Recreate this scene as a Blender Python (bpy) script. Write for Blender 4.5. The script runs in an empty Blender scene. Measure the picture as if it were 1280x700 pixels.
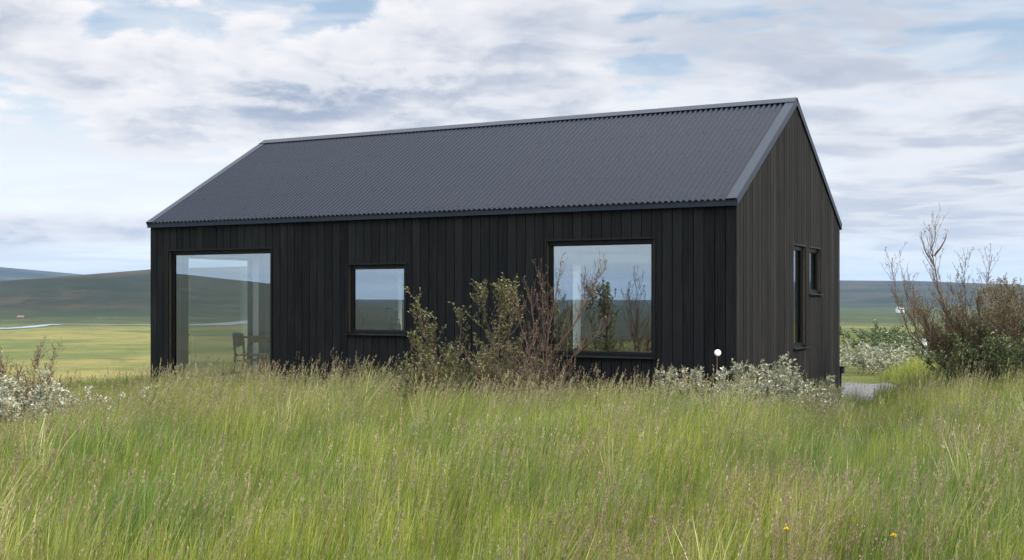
import bpy, bmesh, math, random
import numpy as np
from mathutils import Vector, Matrix
R = math.radians
scene = bpy.context.scene
COL = scene.collection

# ------------------------------------------------------------------ camera
EYE = 1.69
F, YH = 1476.7, 373.6                      # focal length and horizon row, in pixels of the 1280 wide photograph
cam = bpy.data.cameras.new('camera')
cam.sensor_width = 36.0
cam.lens = 36.0 * F / 1280.0
cam.shift_y = (YH - 350.0) / 1280.0
cam.clip_start, cam.clip_end = 0.1, 40000.0
cam_o = bpy.data.objects.new('camera', cam); COL.objects.link(cam_o)
cam_o.location = (0, 0, EYE); cam_o.rotation_euler = (R(90), 0, 0)
scene.camera = cam_o

# ------------------------------------------------------------------ light
SUN_EL, SUN_AZ = 36.0, 110.0                # azimuth clockwise from +Y (the view direction)
scene.view_settings.view_transform = 'Standard'
scene.view_settings.look = 'None'
scene.view_settings.gamma = 1.0
scene.view_settings.exposure = 1.8
sun = bpy.data.lights.new('sun', 'SUN'); sun.energy = 1.5; sun.angle = R(10); sun.color = (1.0, 0.87, 0.70)
sun_o = bpy.data.objects.new('sun', sun); COL.objects.link(sun_o)
_d = Vector((math.sin(R(SUN_AZ)) * math.cos(R(SUN_EL)), math.cos(R(SUN_AZ)) * math.cos(R(SUN_EL)), math.sin(R(SUN_EL))))
sun_o.rotation_euler = _d.to_track_quat('Z', 'Y').to_euler(); sun_o.location = (30, -10, 30)


class NT:
    """small wrapper for building node trees"""
    def __init__(s, tree): s.t = tree; s.n = tree.nodes; s.l = tree.links
    def node(s, typ, ins=None, **props):
        nd = s.n.new(typ)
        for k, v in props.items(): setattr(nd, k, v)
        for k, v in (ins or {}).items():
            sock = nd.inputs[k]
            if isinstance(v, bpy.types.NodeSocket): s.l.new(v, sock)
            else: sock.default_value = v
        return nd
    def math(s, op, a, b=0.0, c=0.0, clamp=False):
        nd = s.node('ShaderNodeMath', {0: a, 1: b, 2: c}, operation=op); nd.use_clamp = clamp
        return nd.outputs[0]
    def mix(s, fac, a, b):
        nd = s.node('ShaderNodeMix', data_type='RGBA')
        for k, v in ((0, fac), (6, a), (7, b)):
            if isinstance(v, bpy.types.NodeSocket): s.l.new(v, nd.inputs[k])
            else: nd.inputs[k].default_value = (tuple(v) + (1.0,) if not isinstance(v, (int, float)) and len(v) == 3 else v)
        return nd.outputs[2]
    def ramp(s, x, lo, hi, smooth=True):
        nd = s.node('ShaderNodeMapRange', {0: x, 1: lo, 2: hi, 3: 0.0, 4: 1.0}, clamp=True)
        if smooth: nd.interpolation_type = 'SMOOTHSTEP'
        return nd.outputs[0]
    def noise(s, vec, scale, detail=4.0, rough=0.55, dist=0.0):
        ins = {'Scale': scale, 'Detail': detail, 'Roughness': rough, 'Distortion': dist}
        if vec is not None: ins['Vector'] = vec
        return s.node('ShaderNodeTexNoise', ins).outputs[0]
    def scalev(s, vec, sx, sy, sz, off=(0, 0, 0)):
        return s.node('ShaderNodeMapping', {'Vector': vec, 'Scale': (sx, sy, sz), 'Location': off}).outputs[0]


# ------------------------------------------------------------------ sky: Nishita plus procedural cloud
world = bpy.data.worlds.new('World'); scene.world = world; world.use_nodes = True
wt = NT(world.node_tree); wt.n.clear()
sky = wt.node('ShaderNodeTexSky', sky_type='NISHITA')
sky.sun_disc = False; sky.sun_elevation = R(SUN_EL); sky.sun_rotation = R(SUN_AZ)
sky.air_density = 1.0; sky.dust_density = 1.2; sky.ozone_density = 1.2; sky.altitude = 100
SKY_STR = 0.05
tc = wt.node('ShaderNodeTexCoord').outputs['Generated']
sp = wt.node('ShaderNodeSeparateXYZ', {0: tc})
dx, dy, dz = sp.outputs
up = wt.math('MAXIMUM', dz, 0.0)
hor = wt.math('MAXIMUM', wt.math('SQRT', wt.math('ADD', wt.math('MULTIPLY', dx, dx), wt.math('MULTIPLY', dy, dy))), 0.02)
ca = wt.math('DIVIDE', dx, hor); sa = wt.math('DIVIDE', dy, hor)
# clouds flatten towards the horizon
g = wt.math('ADD', wt.math('MULTIPLY', up, 1.5), wt.math('MULTIPLY', wt.math('LOGARITHM', wt.math('ADD', up, 0.03), math.e), 0.13))
def layer(s, off, detail, rough, dist, dz_=0.0, flat=1.0):
    v = wt.node('ShaderNodeCombineXYZ', {0: wt.math('MULTIPLY_ADD', ca, s, off[0]), 1: wt.math('MULTIPLY_ADD', sa, s, off[1]), 2: wt.math('MULTIPLY_ADD', g, s * flat, off[2] + dz_)}).outputs[0]
    return wt.noise(v, 1.0, detail, rough, dist)
def band(x, a, b, c_, d): return wt.math('MULTIPLY', wt.ramp(x, a, b), wt.ramp(x, d, c_))
right = wt.ramp(ca, -0.10, 0.22); left = wt.math('SUBTRACT', 1.0, right)
big = layer(4.0, (1.3, 0.2, 2.0), 3.0, 0.5, 0.2, flat=1.2)
bil = layer(11.0, (5.1, 2.7, 0.4), 9.0, 0.55, 0.15, flat=1.25)
bil_up = layer(11.0, (5.1, 2.7, 0.4), 9.0, 0.55, 0.15, dz_=0.22, flat=1.25)
soft = layer(9.0, (2.1, 7.7, 1.4), 7.0, 0.52, 0.4, flat=2.2)
bias_l = wt.math('ADD', wt.math('MULTIPLY', band(up, 0.100, 0.132, 0.185, 0.255), 0.085), wt.math('ADD', wt.math('MULTIPLY', band(up, 0.070, 0.082, 0.100, 0.116), -0.22), wt.math('MULTIPLY', band(up, 0.038, 0.048, 0.058, 0.074), 0.13)))
bias_r = wt.math('MULTIPLY', band(up, 0.02, 0.09, 0.15, 0.22), 0.075)
bias = wt.math('ADD', wt.math('MULTIPLY', bias_l, left), wt.math('MULTIPLY', bias_r, right))
bias = wt.math('ADD', bias, wt.math('MULTIPLY', wt.ramp(up, 0.3, 0.6), 0.06))
fieldn = wt.math('ADD', wt.math('MULTIPLY', big, 0.45), wt.math('ADD', wt.math('MULTIPLY', bil, wt.math('MULTIPLY_ADD', right, -0.30, 0.55)), wt.math('MULTIPLY', soft, wt.math('MULTIPLY_ADD', right, 0.30, 0.05))))
field = wt.math('ADD', fieldn, bias)
cover = wt.ramp(field, 0.52, 0.585)
thick = wt.ramp(field, 0.57, 0.74)
litn = wt.ramp(wt.math('SUBTRACT', bil, bil_up), -0.06, 0.10)      # billow tops, brighter than the hollows under them
white = (9.8, 9.5, 9.4); grey = (3.5, 4.05, 5.2)
shade = wt.math('MULTIPLY', wt.math('MULTIPLY_ADD', thick, 0.75, 0.25), wt.math('MULTIPLY_ADD', litn, -0.62, 1.0), clamp=True)
cloudc = wt.mix(shade, white, grey)
rc = wt.mix(wt.ramp(soft, 0.36, 0.62), (7.6, 7.7, 8.1), (4.3, 4.75, 5.7))
cloudc = wt.mix(wt.math('MULTIPLY', right, 0.72), cloudc, rc)
# air: blue above, milky near the horizon
air = wt.mix(0.42, sky.outputs[0], (6.0, 7.5, 9.2))
air = wt.mix(wt.ramp(up, 0.22, 0.06), air, (9.2, 9.6, 9.8))
veil = layer(6.0, (9.1, 0.7, 3.4), 6.0, 0.5, 0.6, flat=2.5)
air = wt.mix(wt.math('MULTIPLY', wt.ramp(veil, 0.35, 0.60), 0.6), air, (7.9, 8.1, 8.5))
c = wt.mix(wt.math('MULTIPLY', cover, 0.92), air, cloudc)
# behind the camera the sky is an even, thin veil
c = wt.mix(wt.math('MULTIPLY', wt.ramp(sa, 0.15, -0.35), 0.80), c, wt.mix(wt.ramp(up, 0.0, 0.35), (10.2, 10.8, 10.8), (8.2, 9.4, 10.0)))
# flat grey-blue streaks low over the horizon
st = layer(10.0, (4.4, 8.8, 2.2), 8.0, 0.56, 0.3, flat=4.0)
c = wt.mix(wt.math('MULTIPLY', wt.math('MULTIPLY', wt.ramp(st, 0.44, 0.56), band(up, -0.02, 0.012, 0.034, 0.054)), 0.6), c, (7.2, 7.7, 8.3))
c = wt.mix(wt.math('MULTIPLY', wt.math('MULTIPLY', wt.ramp(st, 0.50, 0.42), band(up, 0.01, 0.03, 0.12, 0.16)), wt.math('MULTIPLY', right, 0.6)), c, (8.2, 8.2, 8.3))
# unseen sky overhead, brightened beyond the visible part to light the grass
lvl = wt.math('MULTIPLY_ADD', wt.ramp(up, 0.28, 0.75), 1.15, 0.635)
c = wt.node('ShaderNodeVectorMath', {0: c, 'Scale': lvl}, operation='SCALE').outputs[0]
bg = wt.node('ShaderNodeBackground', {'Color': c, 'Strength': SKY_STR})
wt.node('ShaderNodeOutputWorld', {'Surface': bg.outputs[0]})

# ------------------------------------------------------------------ helpers
def tag(o, label=None, cat=None, group=None, kind=None):
    if label: o['label'] = label
    if cat: o['category'] = cat
    if group: o['group'] = group
    if kind: o['kind'] = kind
    return o

def empty(name, loc=(0, 0, 0), rz=0.0, label=None, cat=None, group=None):
    o = bpy.data.objects.new(name, None); COL.objects.link(o)
    o.empty_display_size = 0.2; o.location = loc; o.rotation_euler = (0, 0, rz)
    return tag(o, label, cat, group)

class MB:
    """collects shapes into one mesh"""
    def __init__(s): s.v = []; s.f = []; s.m = []; s.tone = []
    def add(s, vs, fs, mi=0, tone=None):
        b = len(s.v); s.v += [tuple(v) for v in vs]
        s.f += [tuple(b + i for i in f) for f in fs]; s.m += [mi] * len(fs)
        s.tone += [0.5 if tone is None else tone] * len(vs)
    def box(s, x0, x1, y0, y1, z0, z1, mi=0, tone=None):
        vs = [(x, y, z) for x in (x0, x1) for y in (y0, y1) for z in (z0, z1)]
        s.add(vs, [(0, 1, 3, 2), (4, 6, 7, 5), (0, 4, 5, 1), (2, 3, 7, 6), (0, 2, 6, 4), (1, 5, 7, 3)], mi, tone)
    def hexa(s, pts, mi=0, tone=None):           # 8 points in the order of box()
        s.add(pts, [(0, 1, 3, 2), (4, 6, 7, 5), (0, 4, 5, 1), (2, 3, 7, 6), (0, 2, 6, 4), (1, 5, 7, 3)], mi, tone)
    def tube(s, pts, rads, n=8, mi=0, tone=None, cap=True):
        pts = [Vector(p) for p in pts]
        if not isinstance(rads, (list, tuple)): rads = [rads] * len(pts)
        b = len(s.v); ref = Vector((0, 0, 1))
        prev = None
        for i, p in enumerate(pts):
            t = (pts[min(i + 1, len(pts) - 1)] - pts[max(i - 1, 0)]).normalized()
            if prev is None:
                a = t.orthogonal().normalized()
            else:
                a = (prev - t * prev.dot(t)); a = a.normalized() if a.length > 1e-6 else t.orthogonal().normalized()
            prev = a; bb = t.cross(a)
            for k in range(n):
                an = 2 * math.pi * k / n
                s.v.append(tuple(p + (a * math.cos(an) + bb * math.sin(an)) * rads[i])); s.tone.append(0.5 if tone is None else tone)
        for i in range(len(pts) - 1):
            for k in range(n):
                s.f.append((b + i * n + k, b + i * n + (k + 1) % n, b + (i + 1) * n + (k + 1) % n, b + (i + 1) * n + k)); s.m.append(mi)
        if cap:
            s.f.append(tuple(b + k for k in reversed(range(n)))); s.m.append(mi)
            s.f.append(tuple(b + (len(pts) - 1) * n + k for k in range(n))); s.m.append(mi)
    def lathe(s, prof, cx, cy, n=20, mi=0):
        b = len(s.v)
        for (r, z) in prof:
            for k in range(n):
                an = 2 * math.pi * k / n
                s.v.append((cx + r * math.cos(an), cy + r * math.sin(an), z)); s.tone.append(0.5)
        for i in range(len(prof) - 1):
            for k in range(n):
                s.f.append((b + i * n + k, b + i * n + (k + 1) % n, b + (i + 1) * n + (k + 1) % n, b + (i + 1) * n + k)); s.m.append(mi)
    def build(s, name, mats, parent=None, smooth=False, bevel=0.0, link=True, recalc=True):
        me = bpy.data.meshes.new(name)
        me.from_pydata(s.v, [], s.f)
        for m in (mats if isinstance(mats, (list, tuple)) else [mats]): me.materials.append(m)
        if s.f:
            me.polygons.foreach_set('material_index', s.m)
            me.polygons.foreach_set('use_smooth', [smooth] * len(s.f))
        at = me.attributes.new('tone', 'FLOAT', 'POINT'); at.data.foreach_set('value', s.tone)
        me.update()
        if recalc:
            bm = bmesh.new(); bm.from_mesh(me); bmesh.ops.recalc_face_normals(bm, faces=bm.faces); bm.to_mesh(me); bm.free()
        o = bpy.data.objects.new(name, me)
        if link: COL.objects.link(o)
        if parent: o.parent = parent
        if bevel:
            md = o.modifiers.new('bevel', 'BEVEL'); md.width = bevel; md.segments = 2; md.limit_method = 'ANGLE'
        return o

def new_mat(name):
    m = bpy.data.materials.new(name); m.use_nodes = True
    t = NT(m.node_tree); t.n.clear()
    out = t.node('ShaderNodeOutputMaterial')
    return m, t, out

def simple(name, col, rough=0.5, metal=0.0, var=0.12, scale=12.0, bump=0.0, spec=0.5):
    m, t, out = new_mat(name)
    tc_ = t.node('ShaderNodeTexCoord').outputs['Object']
    n = t.noise(tc_, scale, 5.0, 0.6)
    a = tuple(c_ * (1 - var) for c_ in col); b = tuple(min(1, c_ * (1 + var)) for c_ in col)
    p = t.node('ShaderNodeBsdfPrincipled', {'Base Color': t.mix(t.ramp(n, 0.3, 0.7), a, b), 'Roughness': rough, 'Metallic': metal, 'Specular IOR Level': spec})
    if bump:
        bn = t.node('ShaderNodeBump', {'Strength': bump, 'Distance': 0.01, 'Height': t.noise(tc_, scale * 3, 4.0)})
        t.l.new(bn.outputs[0], p.inputs['Normal'])
    t.l.new(p.outputs[0], out.inputs[0])
    return m

# ------------------------------------------------------------------ materials
def timber():
    m, t, out = new_mat('black_timber')
    tc_ = t.node('ShaderNodeTexCoord').outputs['Object']
    tone = t.node('ShaderNodeAttribute', attribute_name='tone').outputs['Fac']
    off = t.node('ShaderNodeCombineXYZ', {0: t.math('MULTIPLY', tone, 37.0), 1: 0.0, 2: t.math('MULTIPLY', tone, 61.0)}).outputs[0]
    v = t.node('ShaderNodeVectorMath', {0: tc_, 1: off}, operation='ADD').outputs[0]
    grain = t.noise(t.scalev(v, 55, 55, 1.6), 1.0, 6.0, 0.65, 0.8)
    knot = t.node('ShaderNodeTexVoronoi', {'Vector': t.scalev(v, 9, 9, 2.2), 'Scale': 1.0}).outputs['Distance']
    blot = t.noise(t.scalev(v, 2.5, 2.5, 0.8), 1.0, 4.0, 0.6)
    col = t.mix(tone, (0.0060, 0.0064, 0.0078), (0.0150, 0.0153, 0.0170))
    col = t.mix(t.math('MULTIPLY', t.ramp(grain, 0.42, 0.72), 0.6), col, (0.030, 0.028, 0.027))
    col = t.mix(t.math('MULTIPLY', t.ramp(blot, 0.5, 0.75), 0.4), col, (0.036, 0.034, 0.033))
    col = t.mix(t.math('MULTIPLY', t.ramp(knot, 0.10, 0.04), 0.7), col, (0.008, 0.008, 0.008))
    p = t.node('ShaderNodeBsdfPrincipled', {'Base Color': col, 'Roughness': t.math('ADD', 0.66, t.math('MULTIPLY', grain, 0.3)), 'Specular IOR Level': 0.12})
    b = t.node('ShaderNodeBump', {'Strength': 0.5, 'Distance': 0.003, 'Height': grain})
    t.l.new(b.outputs[0], p.inputs['Normal']); t.l.new(p.outputs[0], out.inputs[0])
    return m
M_TIMBER = timber()

def steel(name, col, rough, dirt=0.35, spec=0.35):
    m, t, out = new_mat(name)
    tc_ = t.node('ShaderNodeTexCoord').outputs['Object']
    n1 = t.noise(t.scalev(tc_, 1.0, 3.0, 3.0), 1.3, 6.0, 0.6)
    n2 = t.noise(tc_, 30.0, 4.0, 0.7)
    cc = t.mix(t.ramp(n1, 0.30, 0.75), tuple(x * 0.95 for x in col), tuple(x * 1.06 for x in col))
    cc = t.mix(t.math('MULTIPLY', t.ramp(n2, 0.58, 0.75), dirt), cc, tuple(x * 1.5 for x in col))
    p = t.node('ShaderNodeBsdfPrincipled', {'Base Color': cc, 'Roughness': t.math('ADD', rough, t.math('MULTIPLY', n2, 0.15)), 'Metallic': 0.0, 'Specular IOR Level': spec})
    t.l.new(p.outputs[0], out.inputs[0]); return m
M_ROOF = steel('grey_roof_steel', (0.0050, 0.0085, 0.0200), 0.36, 0.12, 0.24)
M_FLASH = steel('flashing_steel', (0.014, 0.021, 0.038), 0.42, 0.15)
M_FRAME = simple('black_frame', (0.006, 0.006, 0.0065), 0.45, var=0.1, spec=0.25)
M_JAMB = simple('brown_jamb', (0.075, 0.052, 0.036), 0.55, var=0.2, scale=20)
M_MEMB = simple('dark_membrane', (0.006, 0.006, 0.006), 0.9)
M_PLASTER = simple('white_plaster', (0.62, 0.61, 0.59), 0.8, var=0.03)
M_WHITE = simple('white_paint', (0.78, 0.78, 0.76), 0.5, var=0.03)
M_FLOOR = simple('oak_floor', (0.26, 0.17, 0.10), 0.45, var=0.25, scale=5)
M_WOOD = simple('chair_wood', (0.55, 0.24, 0.09), 0.42, var=0.3, scale=14)
M_STEEL = simple('brushed_steel', (0.55, 0.56, 0.57), 0.25, 1.0, var=0.05)
M_DARK = simple('dark_enamel', (0.02, 0.021, 0.023), 0.35)
M_FABRIC = simple('white_linen', (0.75, 0.75, 0.74), 0.9, var=0.05, bump=0.3)
M_AMBER = simple('amber_soap', (0.10, 0.05, 0.02), 0.2)
M_BLACKMETAL = simple('black_metal', (0.015, 0.015, 0.016), 0.5)
M_REDROOF = simple('red_roof', (0.12, 0.085, 0.07), 0.6)

def glass():
    m, t, out = new_mat('window_glass')
    fr = t.node('ShaderNodeFresnel', {'IOR': 4.8}).outputs[0]
    g = t.node('ShaderNodeBsdfGlossy', {'Color': (0.90, 0.97, 1.0, 1), 'Roughness': 0.0})
    tr = t.node('ShaderNodeBsdfTransparent', {'Color': (0.93, 0.975, 0.955, 1)})
    mx = t.node('ShaderNodeMixShader', {0: fr, 1: tr.outputs[0], 2: g.outputs[0]})
    t.l.new(mx.outputs[0], out.inputs[0]); return m
M_GLASS = glass()

def cloth(name, col, tl):
    m, t, out = new_mat(name)
    n = t.noise(t.node('ShaderNodeTexCoord').outputs['Object'], 60.0, 3.0)
    cc = t.mix(n, tuple(x * 0.94 for x in col), col)
    d = t.node('ShaderNodeBsdfDiffuse', {'Color': cc}); tt = t.node('ShaderNodeBsdfTranslucent', {'Color': cc})
    mx = t.node('ShaderNodeMixShader', {0: tl, 1: d.outputs[0], 2: tt.outputs[0]})
    t.l.new(mx.outputs[0], out.inputs[0]); return m
M_CURTAIN = cloth('sheer_curtain', (0.82, 0.83, 0.82), 0.5)
M_BLIND = cloth('white_blind', (0.96, 0.97, 0.98), 1.0)

def plant(name, cols, transl=0.35, patch=None, patch_scale=0.5, rough=0.5, gloss=0.06):
    """leaf material: colour runs with the tone of each leaf, and in drifts over the ground (patch)"""
    m, t, out = new_mat(name)
    tone = t.node('ShaderNodeAttribute', attribute_name='tone').outputs['Fac']
    cc = t.mix(tone, cols[0], cols[1])
    if patch:
        pos = t.node('ShaderNodeNewGeometry').outputs['Position']
        v = t.scalev(pos, 1.0, 0.7, 0.0)
        n = t.noise(v, patch_scale, 5.0, 0.6, 0.3)
        cc = t.mix(t.math('MULTIPLY', t.ramp(n, 0.45, 0.60), 0.75), cc, t.mix(tone, patch[0], patch[1]))
    rnd = t.node('ShaderNodeObjectInfo').outputs['Random']
    hs = t.node('ShaderNodeHueSaturation', {'Hue': 0.5, 'Saturation': 1.0, 'Value': t.math('ADD', 0.80, t.math('MULTIPLY', rnd, 0.4)), 'Color': cc})
    d = t.node('ShaderNodeBsdfDiffuse', {'Color': hs.outputs[0]})
    tt = t.node('ShaderNodeBsdfTranslucent', {'Color': hs.outputs[0]})
    mx = t.node('ShaderNodeMixShader', {0: transl, 1: d.outputs[0], 2: tt.outputs[0]})
    g = t.node('ShaderNodeBsdfGlossy', {'Color': (1, 1, 1, 1), 'Roughness': rough})
    m2 = t.node('ShaderNodeMixShader', {0: gloss, 1: mx.outputs[0], 2: g.outputs[0]})
    t.l.new(m2.outputs[0], out.inputs[0]); return m
M_LEAF = plant('grass_blade', ((0.095, 0.150, 0.014), (0.430, 0.440, 0.060)), 0.45, ((0.050, 0.125, 0.016), (0.190, 0.290, 0.040)), 0.55)
M_STALK = plant('grass_stalk', ((0.17, 0.185, 0.045), (0.30, 0.24, 0.10)), 0.3, ((0.13, 0.16, 0.04), (0.25, 0.21, 0.09)), 0.4)
M_HEAD = plant('tan_seed_head', ((0.22, 0.185, 0.085), (0.36, 0.31, 0.155)), 0.4, ((0.19, 0.150, 0.09), (0.31, 0.26, 0.15)), 0.4)
M_PHEAD = plant('purple_seed_head', ((0.20, 0.120, 0.080), (0.33, 0.225, 0.15)), 0.4, ((0.22, 0.165, 0.10), (0.31, 0.25, 0.145)), 0.5)
M_PSTALK = plant('reddish_stalk', ((0.14, 0.10, 0.05), (0.24, 0.18, 0.08)), 0.3)
M_STRAW = plant('broad_pale_blade', ((0.16, 0.20, 0.035), (0.46, 0.44, 0.13)), 0.4)
M_DLEAF = plant('dark_grass_blade', ((0.045, 0.110, 0.016), (0.165, 0.270, 0.042)), 0.45, ((0.11, 0.17, 0.022), (0.18, 0.235, 0.040)), 0.6)
M_SILVER = plant('silver_willow_leaf', ((0.17, 0.19, 0.11), (0.50, 0.49, 0.37)), 0.2, gloss=0.03)
M_CATKIN = plant('white_willow_fluff', ((0.62, 0.61, 0.57), (0.82, 0.81, 0.77)), 0.3, gloss=0.0)
M_BIRCH = plant('yellow_green_leaf', ((0.075, 0.105, 0.018), (0.21, 0.21, 0.045)), 0.4)
M_GREENL = plant('dark_green_leaf', ((0.030, 0.055, 0.012), (0.085, 0.13, 0.028)), 0.4)
M_RUSTL = plant('rusty_leaf', ((0.10, 0.070, 0.034), (0.20, 0.16, 0.080)), 0.3)
M_TWIG = simple('brown_twig', (0.135, 0.078, 0.062), 0.8, var=0.35, scale=30)
M_TWIGG = simple('grey_twig', (0.165, 0.118, 0.088), 0.8, var=0.35, scale=30)

# ------------------------------------------------------------------ house frame
TH = 0.48749
X0, Y0, L, W = 2.648, 13.929, 9.336, 5.439
UX = Vector((math.cos(TH), -math.sin(TH), 0)); VY = Vector((math.sin(TH), math.cos(TH), 0))
ORI = Vector((X0, Y0, 0))
def to_local(x, y):
    dx_, dy_ = x - X0, y - Y0
    return dx_ * UX.x + dy_ * UX.y, dx_ * VY.x + dy_ * VY.y
def at_depth(px, depth, py=None):
    """point at a given distance ahead, seen in column px (and row py) of the photograph"""
    z = EYE - (py - YH) / F * depth if py is not None else 0.0
    return Vector(((px - 640) / F * depth, depth, z))

# ------------------------------------------------------------------ terrain
def sstep(a, b, x):
    t = np.clip((x - a) / (b - a), 0, 1); return t * t * (3 - 2 * t)
_rs = np.random.RandomState(5)
_wav = [(_rs.uniform(0, 6.28), _rs.uniform(0, 6.28), _rs.uniform(0.5, 1.0)) for _ in range(40)]
def wob(x, y, lam, k0, n=6):
    s = 0
    for i in range(n):
        a, ph, w = _wav[(k0 + i) % 40]
        l = lam * (0.6 + w)
        s = s + np.sin((x * math.cos(a) + y * math.sin(a)) * 6.283 / l + ph) * w
    return s / n
PLAIN = -18.0
def height(x, y):
    x = np.asarray(x, float); y = np.asarray(y, float)
    r = np.hypot(x, y); az = np.degrees(np.arctan2(x, y))
    lx = (x - X0) * UX.x + (y - Y0) * UX.y; ly = (x - X0) * VY.x + (y - Y0) * VY.y
    # the knoll with the house; it runs on to the right and behind the camera
    near = 0.16 + 0.05 * wob(x, y, 5.0, 0) + 0.03 * wob(x, y, 1.6, 8)
    near = near + 0.36 * np.exp(-((x - 8.9) ** 2 / 9 + (y - 16.5) ** 2 / 14)) + 0.15 * np.exp(-((x - 1.6) ** 2 / 3 + (y - 10.5) ** 2 / 4)) - 0.17 * np.exp(-((x / np.maximum(y, 1) - 0.295) ** 2 / 0.0045)) * sstep(7, 11, y) * sstep(19.5, 18, y)
    near = near + 0.10 * np.exp(-((x + 2.5) ** 2 / 10 + (y - 11.5) ** 2 / 6)) - 0.16 * sstep(-3.6, -6.5, x) * sstep(7, 12, y)
    pad = np.clip(1 - np.hypot(np.maximum(np.abs(x - 6.15) - 1.0, 0), np.maximum(np.abs(y - 20.3) - 1.9, 0)) / 0.8, 0, 1)
    near = near * (1 - pad) + 0.10 * pad
    far_edge = 9.0 + np.maximum(40.0 * sstep(0.5, 7.0, lx), np.where(y > 0, 36.0 * sstep(11.5, 15.5, az), 0)) + 30 * sstep(10, 40, lx)
    out = np.maximum(np.maximum(-(lx + 11.8), ly - far_edge), 0)
    out = np.maximum(out, np.maximum(lx - 120, 0) * 0.6)
    out = np.maximum(out, np.maximum(-(y + 45), 0) * 0.05)
    t = np.clip(out / 125.0, 0, 1); drop = np.where(t < 1, 1 - (1 - t) ** 2.0, 1.0)
    drop = drop * np.clip(out / 4.0, 0, 1) ** 0.5
    plain = PLAIN + 0.22 * wob(x, y, 130, 12) + 0.12 * wob(x, y, 45, 20)
    h = near * (1 - drop) + plain * drop
    # hills round the valley: crest height as angle above the horizon, by bearing
    def ridge(h, azs, els, r0, r1, seed, rough):
        e = np.interp(az, azs, els)
        A = e / F * r1 + (EYE - PLAIN) * np.clip(e / 6.0, 0, 1)
        A = A * (1 + rough * wob(x, y, r1 * 0.35, seed)) + rough * 12 * wob(x, y, r1 * 0.08, seed + 5) * np.clip(e / 20, 0, 1)
        s = sstep(r0, r1, r)
        return np.maximum(h, PLAIN + np.maximum(A, 0) * s) if True else h
    h = np.where(r > 900, ridge(h, [-180, -118, -115.5, -112.7, -108, -100, -85, -70, -45, -30, -24, -17, -9, 0, 7, 12, 180], [0, 0, 5, 17, 30, 38, 30, 24, 14, 14, 19, 35, 43, 32, 10, 0, 0], 1120, 1900, 3, 0.03), h)
    h = np.where(r > 2500, ridge(h, [-180, -116, -112, -105, -80, -40, -26, -23.4, -21.5, -17, -12, 180], [0, 0, 20, 38, 30, 30, 37, 36, 32, 22, 0, 0], 4200, 7000, 15, 0.02), h)
    h = np.where(r > 1500, ridge(h, [-180, 0, 8, 15.5, 19, 23.4, 40, 90, 140, 180], [0, 6, 18, 22, 21, 16, 20, 14, 0, 0], 2300, 4800, 24, 0.03), h)
    return h

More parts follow.
